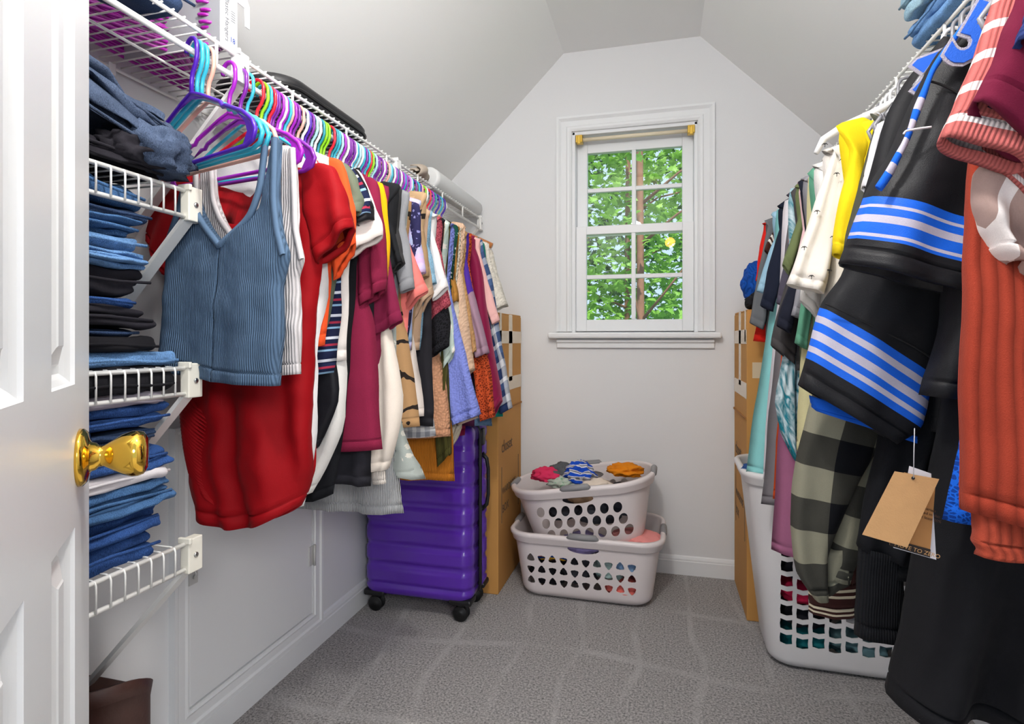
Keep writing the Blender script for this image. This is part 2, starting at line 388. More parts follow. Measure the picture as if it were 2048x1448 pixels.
def tree(x, y, r, label, n, spread, lo, hi, lm, seed, stuffn, lean=.1, sz=.12):
    t = tag(empty('tree', (x, y, -2.5)), label, 'tree'); rn = random.Random(seed)
    MB().tube([(lean * k * .12, rn.uniform(-.03, .03), k * 1.1) for k in range(9)], [r * (1.25 - k * .07) for k in range(9)], 14).build('trunk', M_bark, t)
    for k in range(6):
        z = 2.8 + k * .55 + rn.uniform(-.2, .2); a = rn.uniform(-2.8, -.3)
        MB().tube([(0, 0, z), (math.cos(a) * .5, math.sin(a) * .25, z + .2), (math.cos(a) * 1.3, math.sin(a) * .5, z + .3 + rn.uniform(-.1, .3))], [.016, .010, .005], 6).build('branch', M_bark, t)
    me = [leafmesh(seed + i) for i in range(3)]
    for q_ in me: q_.materials.append(lm)
    def pos():
        return Vector((rn.gauss(0, spread[0]), rn.uniform(-spread[1], spread[1] * .6), rn.uniform(lo, hi)))
    for i in range(n):
        o = bpy.data.objects.new('leaf', me[i % 3]); COL.objects.link(o); o.parent = t; o.location = pos(); o.location.y -= .35
        o.rotation_euler = (R(rn.uniform(-50, 50)) + R(25), R(rn.uniform(-45, 45)), rn.uniform(0, 6.28)); s_ = sz * rn.uniform(.7, 1.5); o.scale = (s_,) * 3
    mb = MB()
    base = [Vector(v.co) for v in me[0].vertices]; fs = [tuple(p.vertices) for p in me[0].polygons]
    for i in range(stuffn):
        Mx = Matrix.Translation(pos() + Vector((0, .5, 0))) @ Matrix.Rotation(rn.uniform(0, 6.28), 4, 'Z') @ Matrix.Rotation(rn.uniform(-1, 1.2), 4, 'X') @ Matrix.Rotation(rn.uniform(-.8, .8), 4, 'Y') @ Matrix.Scale(sz * rn.uniform(.7, 1.6), 4)
        mb.add([Mx @ v for v in base], fs, False)
    f = mb.build('foliage', lm, t); f['kind'] = 'stuff'; return t
tree(-.165, 5.4, .034, 'maple tree with a straight brown trunk just right of the middle window bar', 170, (.9, .5), 2.4, 6.2, LM[0], 3, 4200, -.05)
tree(-.385, 6.4, .030, 'thin slightly leaning tree trunk behind the left-hand window panes', 100, (1.1, .5), 2.2, 6.4, LM[0], 5, 3800, .05, .12)
tree(1.3, 7.2, .12, 'deep green tree standing farthest off at the right of the window view', 60, (1.4, .6), 1.5, 7.6, LM[1], 7, 3600, 0, .17)
tree(-1.9, 7.4, .12, 'deep green tree standing farthest off at the left of the window view', 60, (1.4, .6), 1.5, 7.0, LM[1], 9, 3400, 0, .17)
struct(MB().box((-8, 3.1, -2.6), (8, 14, -2.5)).build('ground', plain('lawn', '#4f7a32', 1, var=.4, vscale=3)))
# ------------------------------------------------------------------ closet door, open beside the camera
EX, EY = -.703, .571; DA = R(42.6)                       # free edge, and its heading from the Y axis
door = empty('door_1', (EX, EY, 0)); door['kind'] = 'structure'
door.rotation_euler = (0, 0, math.atan2(-math.cos(DA), math.sin(DA)))    # local +x runs from the free edge to the hinge
# local y: visible face looks to the room (to the right)
dn = Vector((math.cos(DA), math.sin(DA), 0))
DW = .60; th = .035
sgn = 1 if (Matrix.Rotation(door.rotation_euler.z, 3, 'Z') @ Vector((0, 1, 0))).dot(dn) > 0 else -1
def dbox(mb, x0, x1, z0, z1, d0, d1): mb.box((x0, min(sgn * d0, sgn * d1), z0), (x1, max(sgn * d0, sgn * d1), z1))
cols = [(.089, .201), (.296, .408)]; rows_ = [(.25, .858), (1.02, 1.60), (1.70, 1.90)]
m = MB()
for x0, x1 in ((0, .089), (.201, .296), (.408, DW)): dbox(m, x0, x1, .015, 2.03, -th, 0)
for x0, x1 in cols:
    for z0, z1 in ((.015, .25), (.858, 1.02), (1.60, 1.70), (1.90, 2.03)): dbox(m, x0, x1, z0, z1, -th, 0)
m.build('door_leaf', M_door, door)
for x0, x1 in cols:
    for z0, z1 in rows_:
        def rect(i, d): return [Vector((x, sgn * d, z)) for x, z in ((x0 + i, z0 + i), (x1 - i, z0 + i), (x1 - i, z1 - i), (x0 + i, z1 - i))]
        mb = MB(); rs = [rect(0, 0), rect(.002, -.004), rect(.008, -.008), rect(.013, -.0125), rect(.022, -.0125), rect(.024, -.0105), rect(.042, -.004), rect(.044, -.0025)]
        mb.rings(rs, False, True); mb.sm = [False] * len(mb.f); mb.build('panel', M_door, door)
kz = .932; kx = .062
kn = link('door_knob', MB().lathe([(.001, .068), (.018, .068), (.0255, .064), (.0275, .058), (.0275, .052), (.024, .042), (.017, .031), (.0125, .024), (.0125, .019), (.016, .016), (.017, .012), (.020, .010), (.029, .008), (.0335, .004), (.034, 0), (.001, 0)][::-1],
      Matrix.Translation((kx, 0, kz)) @ Matrix.Rotation(-sgn * PI / 2, 4, 'X'), 40).me('knob'), M_brass, door)
kn['label'] = 'polished brass knob'
hinge_m = plain('painted_hinge', '#d2d1ce', .35, .2)
# ------------------------------------------------------------------ low access door in the left wall
AY0, AY1, AZ0, AZ1 = 1.205, 1.739, .132, .80
ad = empty('door_2', (XL, (AY0 + AY1) / 2, AZ0)); ad['kind'] = 'structure'
def L(mb, name, mat=M_trim, bevel=.002, par=None, base=None):
    o = mb.build(name, mat, par, bevel); o.data.transform(Matrix.Translation(-Vector(base))); return o
ab = (XL, (AY0 + AY1) / 2, AZ0)
L(MB().box((XL - .01, AY0 + .003, AZ0 + .003), (XL + .010, AY1 - .003, AZ1 - .003)), 'door_panel', M_trim, .002, ad, ab)
m = MB(); prof = [(0, .012), (.006, .012), (.010, .017), (.016, .014), (.036, .014), (.042, .019), (.052, .019)]
def ringA(y, z, dy, dz): return [Vector((XL + d, y + dy * a, z + dz * a)) for a, d in prof] + [Vector((XL, y + dy * .052, z + dz * .052)), Vector((XL, y, z))]
rs = [ringA(AY0, AZ0, -1, -1), ringA(AY0, AZ1, -1, 1), ringA(AY1, AZ1, 1, 1), ringA(AY1, AZ0, 1, -1), ringA(AY0, AZ0, -1, -1)]
m.rings(rs, False, False); m.sm = [False] * len(m.f); L(m, 'door_casing', M_trim, 0, ad, ab)
for z in (.30, .66):
    L(MB().box((XL + .010, AY1 - .022, z), (XL + .014, AY1 + .006, z + .065)).tube([(XL + .018, AY1, z - .003), (XL + .018, AY1, z + .068)], .0045, 8), 'hinge', hinge_m, 0, ad, ab)
L(MB().box((XL + .010, AY0 - .004, .447), (XL + .015, AY0 + .024, .50)).tube([(XL + .015, AY0 + .010, .462), (XL + .024, AY0 + .010, .474), (XL + .015, AY0 + .010, .486)], .003, 6), 'latch', hinge_m, 0, ad, ab)

# ------------------------------------------------------------------ wire shelves
M_cap = plain('cream_plastic', '#e9e5d8', .4)
M_cap2 = plain('white_plastic', '#f2f2f0', .35)
def screw(par, loc, rotm, base):
    mb = MB().lathe([(.001, 0), (.0052, 0), (.0052, .0016), (.003, .003), (.001, .003)], Matrix.Translation(Vector(loc) - Vector(base)) @ rotm, 12)
    mb.build('screw', M_steel, par)
def wire_shelf(label, sg, xf, xb, z, y0, y1, rod, pitch, cap_ys, brace_ys, group=None):
    base = Vector((xf, y0, z)); t = tag(empty('wire_shelf', base), label, 'wire shelf', group)
    P = lambda x, y, zz: Vector((x, y, zz)) - base
    out = 1 if xf > xb else -1       # direction from wall to room
    MB().tube([P(xf, y0, z), P(xf, y1, z)], .0042, 8).build('front_rail', M_wire, t)
    lo = .048
    MB().tube([P(xf, y0, z - lo), P(xf, y1, z - lo)], .0060 if rod else .0042, 10).build('hanging_rod' if rod else 'lower_rail', M_wire, t)
    MB().tube([P(xb + out * .012, y0, z - .005), P(xb + out * .012, y1, z - .005)], .0035, 8).build('back_rail', M_wire, t)
    if rod: MB().tube([P(xf - out * .16, y0, z - .006), P(xf - out * .16, y1, z - .006)], .003, 8).build('middle_rail', M_wire, t)
    else: MB().tube([P(xf - out * .15, y0, z - .007), P(xf - out * .15, y1, z - .007)], .003, 8).build('middle_rail', M_wire, t)
    a = [Vector((xb + out * .012, 0, 0)), Vector((xf - out * .004, 0, 0))]
    if rod: a = [Vector((xb + out * .012, 0, 0)), Vector((xf + out * .003, 0, .003))]
    else: a += [Vector((xf + out * .0035, 0, -.002)), Vector((xf + out * .0055, 0, -.008)), Vector((xf + out * .0055, 0, -lo - .004))]
    wm = MB().tube([p - Vector((xf, 0, 0)) for p in a], .0018, 6).me('wire'); wm.materials.append(M_wire)
    n = int((y1 - y0) / pitch)
    for i in range(n):
        o = bpy.data.objects.new('wire', wm); COL.objects.link(o); o.parent = t; o.location = (0, .006 + i * pitch, .0035)
    if rod:
        y = y0 + .06
        while y < y1:
            MB().tube([P(xf + out * .003, y, z), P(xf + out * .003, y, z - lo)], .0035, 6).build('post', M_wire, t); y += .245
    for y in cap_ys:
        L_ = MB().box(P(xf - .010, y - .017, z - lo - .008), P(xf + .010, y + .017, z + .009) ).box(P(xf - .014 * (1 if out > 0 else 0) - .0, y - .019, z + .000), P(xf + .014, y - .012, z + .012))
        o = L_.build('end_cap', M_cap2 if rod else M_cap, t, .002)
        rot = Matrix.Rotation(PI / 2 * out, 4, 'Y'); screw(t, (xf + out * .010, y, z - lo / 2), rot, base)
    for y in brace_ys:
        q0 = P(xf - out * .008, y, z - lo - .002); q1 = P(xb + out * .003, y, z - .36)
        mb = MB(); wv = Vector((0, .012, 0)); tv = Vector((out * .006, 0, -.005))
        mb.add([q0 - wv, q0 + wv, q1 + wv, q1 - wv, q0 - wv + tv, q0 + wv + tv, q1 + wv + tv, q1 - wv + tv], [(0,1,2,3), (7,6,5,4), (0,4,5,1), (1,5,6,2), (2,6,7,3), (3,7,4,0)], False)
        mb.build('brace', M_wire, t)
    y = y0 + .1
    while y < y1:
        MB().box(P(xb, y - .008, z - .022), P(xb + out * .018, y + .008, z + .004)).build('wall_clip', M_cap2, t, .002); y += .24
    return t
XS = -.865; ZS = 1.668; XRS = .555; ZRS = 1.707
ROD_L = ZS - .048; ROD_R = ZRS - .048
wire_shelf('long white wire shelf and hanging rod high on the left wall above the hanging clothes', -1, XS, XL, ZS, .17, YB - .03, True, .0254, (1.035, 1.779, 2.70), (1.04, 1.78, 2.68))
wire_shelf('long white wire shelf and hanging rod high on the right wall', 1, XRS, XR, ZRS, .30, YB - .03, True, .0254, (2.70,), (2.68,))
for z, lb in ((1.35, 'short white wire shelf, top of three on the left, under the slate sweatpants heap'),
              (1.017, 'short white wire shelf, middle of three on the left, under black and blue trousers'),
              (.687, 'short white wire shelf, lowest of three on the left, above the brown boots')):
    wire_shelf(lb, -1, XS, XL, z, .17, .905, False, .0254, (.905,), (.90,), 'short wire shelves beside the closet door')

# ------------------------------------------------------------------ cardboard boxes
def text(body, size, Mx, mat, parent, name='printed_text', ext=.0004, align='LEFT', offset=0, res=3):
    cu = bpy.data.curves.new(name, 'FONT'); cu.body = body; cu.size = size; cu.extrude = ext; cu.align_x = align; cu.resolution_u = res; cu.offset = offset
    o = bpy.data.objects.new(name, cu); COL.objects.link(o)
    dg = bpy.context.evaluated_depsgraph_get(); me = bpy.data.meshes.new_from_object(o.evaluated_get(dg)); bpy.data.objects.remove(o)
    me.name = name; me.transform(Mx); me.materials.clear(); me.materials.append(mat)
    return link(name, me, None, parent)
M_card = plain('cardboard', '#c9924e', .85, bump=.1, bscale=120, var=.08, vscale=5)
M_card2 = plain('cardboard_edge', '#a9743a', .9)
M_tape = plain('packing_tape', '#dcc7a6', .25, coat=.5)
M_ink = plain('grey_ink', '#6d5a44', .8)
def cbox(label, x0, x1, y0, y1, z1, side):
    t = tag(empty('moving_box', ((x0 + x1) / 2, (y0 + y1) / 2, 0)), label, 'box', 'tall cardboard wardrobe boxes'); b0 = Vector(t.location)
    p = lambda x, y, z: Vector((x, y, z)) - b0
    MB().box(p(x0, y0, .0), p(x1, y1, z1 - .004)).build('carton', M_card, t, .004)
    xm = (x0 + x1) / 2
    MB().box(p(x0 + .002, y0 + .002, z1 - .004), p(x1 - .002, (y0 + y1) / 2 - .002, z1 + .001)).build('flap', M_card, t, .001)
    MB().box(p(x0 + .002, (y0 + y1) / 2 + .002, z1 - .004), p(x1 - .002, y1 - .002, z1 + .003)).build('flap', M_card, t, .001)
    xs = x1 if side > 0 else x0; e = .0012 * side
    def sidepatch(ya, yb, za, zb, name, mat): MB().box(p(min(xs, xs + e), ya, za), p(max(xs, xs + e), yb, zb)).build(name, mat, t)
    ym = (y0 + y1) / 2
    for ya, yb, za, zb in ((ym - .03, ym + .03, z1 - .30, z1), (y0, y1, z1 - .13, z1 - .075), (y0, y1, z1 - .34, z1 - .28), (y0 + .02, y0 + .05, z1 - .12, z1 - .0)):
        sidepatch(ya, yb, za, zb, 'tape', M_tape)
    MB().box(p(min(xs, xs + e * 4), y0 + .002, z1 - .42), p(max(xs, xs + e * 4), y1 - .002, z1 - .412)).build('crease', M_card2, t)
    for ya, za in ((z1 - .37, 0),): pass
    rot = Matrix.Rotation(PI / 2 * side, 4, 'Z') @ Matrix.Rotation(PI / 2, 4, 'X')
    yt = (y0 + .05) if side > 0 else (y1 - .05)
    def tx(bd, size, y, z): text(bd, size, Matrix.Translation(p(xs + e * 1.3, y, z)) @ rot, M_ink, t, 'printed_text', .0003)
    tx('closet', .075, yt, z1 - .60); tx('WARDROBE', .042, yt + .01 * side, z1 - .78); tx('BOX', .05, yt + .01 * side, z1 - .86)
    for yy in (y0 + .05, y1 - .06): sidepatch(yy, yy + .006, z1 - .90, z1 - .66, 'printed_arrow', M_ink)
    MB().box(p(x0 + .02, y0 - .001, z1 - .26), p(x1, y0, z1 - .20)).build('tape', M_tape, t)
    return t
cbox('tall cardboard wardrobe box with taped top, standing behind the purple suitcase', XL + .015, -.663, 2.32, 2.725, 1.185, 1)
cbox('tall cardboard wardrobe box with taped top, standing behind the tall hamper on the right', .314, XR - .015, 2.345, 2.725, 1.185, -1)

# ------------------------------------------------------------------ suitcase
def suitcase():
    x0, x1, y0, y1, z0, z1 = -1.135, -.69, 2.035, 2.285, .075, .745
    cx, cy = (x0 + x1) / 2, (y0 + y1) / 2; w_, d_ = x1 - x0, y1 - y0
    t = tag(empty('suitcase', (cx, cy, 0)), 'large purple hard-shell suitcase with horizontal ribs, standing on four wheels', 'suitcase')
    mp = plain('purple_shell', '#5829a8', .27, coat=.25, bump=.05, bscale=500)
    blk = plain('black_plastic', '#141416', .4)
    def shell(ya, yb, front):
        rs = []; n = 90; dep = yb - ya
        for i in range(n + 1):
            z = z0 + (z1 - z0) * i / n; e = min(z - z0, z1 - z); rnd = .035
            ins = rnd - math.sqrt(max(0, rnd * rnd - max(0, rnd - e) ** 2)) if e < rnd else 0
            ph = ((z - z0 - .035) / .079) % 1.0
            rib = .0085 if .30 < ph < .92 else -.004
            if .24 < ph <= .30: rib = -.004 + .0125 * (ph - .24) / .06
            if ph >= .92: rib = -.004 + .0125 * (1 - (ph - .92) / .08)
            if e < .04: rib = .0085
            pts = rr(w_ - 2 * ins, dep * 2, .045, 8)
            ring = []
            for px, py in pts:
                yy = min(py, 0) if front else max(py, 0)
                k = (1 if front else -1)
                fade = min(1, max(0, (w_ / 2 - .03 - abs(px)) / .02)); sidef = 1 - min(1, abs(yy) / dep) if False else 1
                off = (.0085 - rib)
                yq = yy + k * off * (.4 + .6 * fade) * min(1, abs(yy) / dep * 1.2) + k * ins * .8 * (abs(yy) / dep)
                ring.append(Vector((px * (1 - off * .6 / w_), (cy - d_ / 2 + dep if front else cy + d_ / 2 - dep) + yq - cy, z)))
            rs.append(ring)
        MB().rings(rs).build('shell', mp, t)
    shell(cy - d_ / 2, cy - .02, True); shell(cy + .02 - .03, cy + d_ / 2, False)
    yz = -.012
    for wv, rad in ((.0, .007),):
        path = [(x, yz, (z0 + z1) / 2 + z) for x, z in rr(w_ + .004, z1 - z0 + .004, .05, 8)]
        MB().tube(path, .008, 8, True).build('zipper', blk, t)
    # side carrying handle, lock
    hx = w_ / 2
    MB().tube([(hx, .02, .62), (hx + .02, .02, .60), (hx + .026, .02, .56), (hx + .026, .02, .46), (hx + .02, .02, .42), (hx, .02, .40)], [.010, .008, .007, .007, .008, .010], 10).build('side_handle', blk, t)
    MB().box((hx - .002, .005, .655), (hx + .010, .035, .72)).build('lock', blk, t, .003)
    MB().tube([(-.07, 0, .745), (-.06, 0, .765), (.06, 0, .765), (.07, 0, .745)], .009, 8).build('top_handle', blk, t)
    for sx in (-1, 1):
        for sy in (-1, 1):
            wx, wy = sx * (w_ / 2 - .045), sy * (d_ / 2 - .040)
            MB().box((wx - .045, wy - .036, .068), (wx + .045, wy + .036, .092)).build('corner_guard', blk, t, .008)
            h = MB().lathe([(.001, .082), (.022, .082), (.024, .066), (.018, .058), (.001, .058)][::-1], Matrix.Translation((wx, wy, 0)), 16)
            h.box((wx - .020, wy - .004, .030), (wx + .012, wy + .004, .070)); hh = h.build('caster', blk, t)
            for s2 in (-1, 1):
                MB().lathe([(.001, -.007), (.012, -.007), (.014, -.004), (.026, -.005), (.030, -.002), (.030, .002), (.026, .005), (.014, .004), (.012, .007), (.001, .007)], Matrix.Translation((wx - .004, wy + s2 * .013, .031)) @ Matrix.Rotation(PI / 2, 4, 'X'), 22).build('wheel', plain('wheel_rubber', '#0c0c0d', .5), hh)
suitcase()

# ------------------------------------------------------------------ laundry baskets
def boolean(o, cutter, solver='EXACT'):
    md = o.modifiers.new('b', 'BOOLEAN'); md.operation = 'DIFFERENCE'; md.solver = solver; md.object = cutter
    dg = bpy.context.evaluated_depsgraph_get(); me = bpy.data.meshes.new_from_object(o.evaluated_get(dg))
    o.modifiers.clear(); old = o.data; me.name = old.name; o.data = me; bpy.data.meshes.remove(old); cm = cutter.data; bpy.data.objects.remove(cutter); bpy.data.meshes.remove(cm)
    me.polygons.foreach_set('use_smooth', [True] * len(me.polygons)); me.set_sharp_from_angle(angle=R(28))
def wavgrip(t, pts, r, mat, name='grip'): MB().tube(pts, r, 10).build(name, mat, t)
def basket(label, cat, loc, rot, b, tp, h, rb, rt, mat, holes_f, holes_s, grip, gripmat, group=None, dip=.0, name='laundry_basket'):
    t = empty(name, loc); t.rotation_euler = rot; tag(t, label, cat, group)
    n = 8; rs = []; K = 14; tk = .0035
    def size(z): k = z / h; return b[0] + (tp[0] - b[0]) * k, b[1] + (tp[1] - b[1]) * k, rb + (rt - rb) * k
    R0 = .035
    for i in range(8):
        a = PI / 2 * i / 7; w0, d0, r0 = size(R0 * (1 - math.cos(a)) if i else 0); z = R0 * (1 - math.cos(a)); ins = R0 * (1 - math.sin(a))
        rs.append([Vector((x, y, z)) for x, y in rr(w0 - 2 * ins, d0 - 2 * ins, max(.01, r0 - ins * .5), n)])
    for i in range(1, K + 1):
        z = R0 + (h - R0) * i / K; w0, d0, r0 = size(z); rs.append([Vector((x, y, z)) for x, y in rr(w0, d0, r0, n)])
    for i in range(K, 0, -1):
        z = R0 + (h - R0) * i / K; w0, d0, r0 = size(z); rs.append([Vector((x, y, z)) for x, y in rr(w0 - 2 * tk, d0 - 2 * tk, r0 - tk, n)])
    w0, d0, r0 = size(R0 * .3); rs.append([Vector((x, y, tk)) for x, y in rr(w0 - .04, d0 - .04, r0, n)])
    body = MB().rings(rs).build('body', mat, t)
    body.location = (0, 0, 0)
    cut = MB()
    def prism(poly, axis, lo, hi):
        k = len(poly)
        if axis == 'y': A = [Vector((x, lo, z)) for x, z in poly]; B = [Vector((x, hi, z)) for x, z in poly]
        else: A = [Vector((lo, x, z)) for x, z in poly]; B = [Vector((hi, x, z)) for x, z in poly]
        cut.add(A + B, [tuple(range(k)), tuple(range(k, 2 * k))[::-1]] + [(i, k + i, k + (i + 1) % k, (i + 1) % k) for i in range(k)], False)
    for p in holes_f: prism(p, 'y', -tp[1], tp[1])
    co = cut.build('cut', None); co.parent = t
    boolean(body, co)
    cut = MB()
    for p in holes_s: prism(p, 'x', -tp[0], tp[0])
    if holes_s:
        co = cut.build('cut', None); co.parent = t; boolean(body, co)
    # rolled rim that runs over the body top
    prof = [(.0, -.028), (.004, -.030), (.007, -.026), (.010, -.012), (.016, -.004), (.018, .006), (.012, .013), (.002, .014), (-.003, .008), (-.004, -.004)]
    base = rr(tp[0], tp[1], rt, 12); big = rr(tp[0] + .02, tp[1] + .02, rt + .01, 12)
    m_ = len(base); vs = []; fs = []
    for (x, y), (X, Y_) in zip(base, big):
        dx, dy = (X - x) / .01, (Y_ - y) / .01; l = math.hypot(dx, dy); dx, dy = dx / l, dy / l
        g = math.exp(-(x / (tp[0] * .2)) ** 4) if abs(y) > tp[1] * .4 else 0
        for a, z in prof: vs.append(Vector((x + dx * a, y + dy * a, h + z + dip * g)))
    k = len(prof)
    for i in range(m_):
        j = (i + 1) % m_
        for q_ in range(k): fs.append((i * k + q_, i * k + (q_ + 1) % k, j * k + (q_ + 1) % k, j * k + q_))
    MB().add(vs, fs).build('rim', mat, t)
    if grip:
        wx, dy_ = tp[0] / 2, tp[1] / 2
        for s in (-1, 1):
            pth = [(-.062, s * (dy_ + .010), h + .004 + dip * .6), (-.05, s * (dy_ + .011), h + .010 + dip), (0, s * (dy_ + .012), h + .010 + dip), (.05, s * (dy_ + .011), h + .010 + dip), (.062, s * (dy_ + .010), h + .004 + dip * .6)]
            wavgrip(t, pth, [.006, .013, .0135, .013, .006], gripmat)
            pth = [(s * (wx + .009), y, h + .006) for y in (-.055, -.045, 0, .045, .055)]
            wavgrip(t, pth, [.008, .0135, .014, .0135, .008], gripmat)
    return t
M_bask = plain('mauve_white_plastic', '#e6dcdb', .38, coat=.15)
M_hamp = plain('white_hamper_plastic', '#e3e0e0', .35, coat=.15)
M_grip = plain('grey_grip', '#8b8a8c', .5)
def pick(cx, cz, s, up, n=6):
    pts = []
    base = [(0, 1.15), (-.95, -.55), (.95, -.55)]
    for i in range(3):
        p0, p1, p2 = base[i - 1], base[i], base[(i + 1) % 3]
        for k in range(n + 1):
            t_ = k / n; a = tuple(p1[j] + (p0[j] - p1[j]) * .38 * (1 - t_) ** 2 + (p2[j] - p1[j]) * .38 * t_ ** 2 for j in (0, 1)); pts.append(a)
        mx = ((p1[0] + p2[0]) / 2 * 1.12, (p1[1] + p2[1]) / 2 * 1.12); pts.append(mx)
    return [(cx + x * s, cz + z * s * (1 if up else -1)) for x, z in pts][:: (1 if up else -1)]
def ell(cx, cz, a, b_, tilt, n=16):
    return [(cx + a * math.cos(2 * PI * k / n) * math.cos(tilt) - b_ * math.sin(2 * PI * k / n) * math.sin(tilt), cz + a * math.cos(2 * PI * k / n) * math.sin(tilt) + b_ * math.sin(2 * PI * k / n) * math.cos(tilt)) for k in range(n)]
def slotgap(h): return ell(0, h - .038, .064, .019, 0, 20)
hf = [pick(-.218 + i * .0455, .168 - j * .048, .0228, (i + j) % 2 == 0) for i in range(10) for j in range(3)] + [slotgap(.262)]
hs = [pick(-.10 + i * .05, .168 - j * .048, .0175, (i + j) % 2 == 0) for i in range(5) for j in range(3)]
basket('white plastic laundry basket with triangular holes on the carpet, lower of the two stacked', 'laundry basket', (-.303, 2.503, .004), (0, 0, R(-.5)), (.53, .34), (.605, .405), .262, .07, .085, M_bask, hf, hs, True, M_grip, dip=.006)
hf2 = [ell(-.165 + i * .053 + j * .014, .170 - j * .050, .0172, .0235, -.35) for i in range(7) for j in range(3)] + [slotgap(.255)]
hs2 = [ell(-.08 + i * .05, .17 - j * .05, .015, .02, -.35) for i in range(4) for j in range(3)]
basket('white plastic laundry basket with oval holes, tilted inside the lower basket', 'laundry basket', (-.293, 2.505, .219), (R(2), R(-8.5), R(-1)), (.45, .30), (.59, .385), .255, .10, .17, M_bask, hf2, hs2, True, M_grip, dip=.004)
hf3 = []
for i in range(8):
    for j in range(9):
        x, z = -.152 + i * .0472, .485 - j * .048 + (-.008 if i % 2 else 0); a, b_ = .0175, .0165
        hf3.append([(x - a, z - b_), (x, z - b_ - .004), (x + a, z - b_), (x + a - .0015, z), (x + a, z + b_), (x, z + b_ - .004), (x - a, z + b_), (x - a - .0015, z)])
basket('tall white laundry hamper with square holes beneath the hanging clothes on the right', 'hamper', (.545, 2.165, .004), (0, 0, R(-1)), (.40, .285), (.54, .35), .62, .07, .085, M_hamp, hf3, [], False, M_hamp, name='laundry_hamper')
# ------------------------------------------------------------------ cloth: closed, folded sleeves of fabric
class Pl:
    """an upright plane a garment hangs in: x across, z up"""
    def __init__(s, X0, Y0, a=0): s.X0, s.Y0, s.a = X0, Y0, a; s.ex = Vector((math.cos(a), math.sin(a), 0)); s.n = Vector((math.sin(a), -math.cos(a), 0))
    def P(s, x, z, off=0): return Vector((s.X0, s.Y0, 0)) + s.ex * x + Vector((0, 0, z)) + s.n * off
    def px(s, u, v):
        d = ray(u, v); ta = math.tan(s.a); k = (s.Y0 - s.X0 * ta) / (d[1] - d[0] * ta)
        X = d[0] * k; return ((X - s.X0) / math.cos(s.a), H + d[2] * k)
def cm(pts, t):
    """point at t (0..1) of a smooth curve through pts, by arc length"""
    k = [0]
    for a, b in zip(pts, pts[1:]): k.append(k[-1] + math.hypot(b[0] - a[0], b[1] - a[1]))
    s = t * k[-1]; i = 0
    while i < len(pts) - 2 and s > k[i + 1]: i += 1
    f = (s - k[i]) / max(1e-9, k[i + 1] - k[i]); p1, p2 = pts[i], pts[i + 1]
    p0 = pts[i - 1] if i > 0 else (2 * p1[0] - p2[0], 2 * p1[1] - p2[1]); p3 = pts[i + 2] if i + 2 < len(pts) else (2 * p2[0] - p1[0], 2 * p2[1] - p1[1])
    h = lambda a, b, c, d: .5 * (2 * b + (c - a) * f + (2 * a - 5 * b + 4 * c - d) * f * f + (3 * b - a - 3 * c + d) * f ** 3)
    ct = .55
    lx = [h(p0[j], p1[j], p2[j], p3[j]) for j in (0, 1)]; ll = [p1[j] + (p2[j] - p1[j]) * f for j in (0, 1)]
    return tuple(lx[j] * ct + ll[j] * (1 - ct) for j in (0, 1))
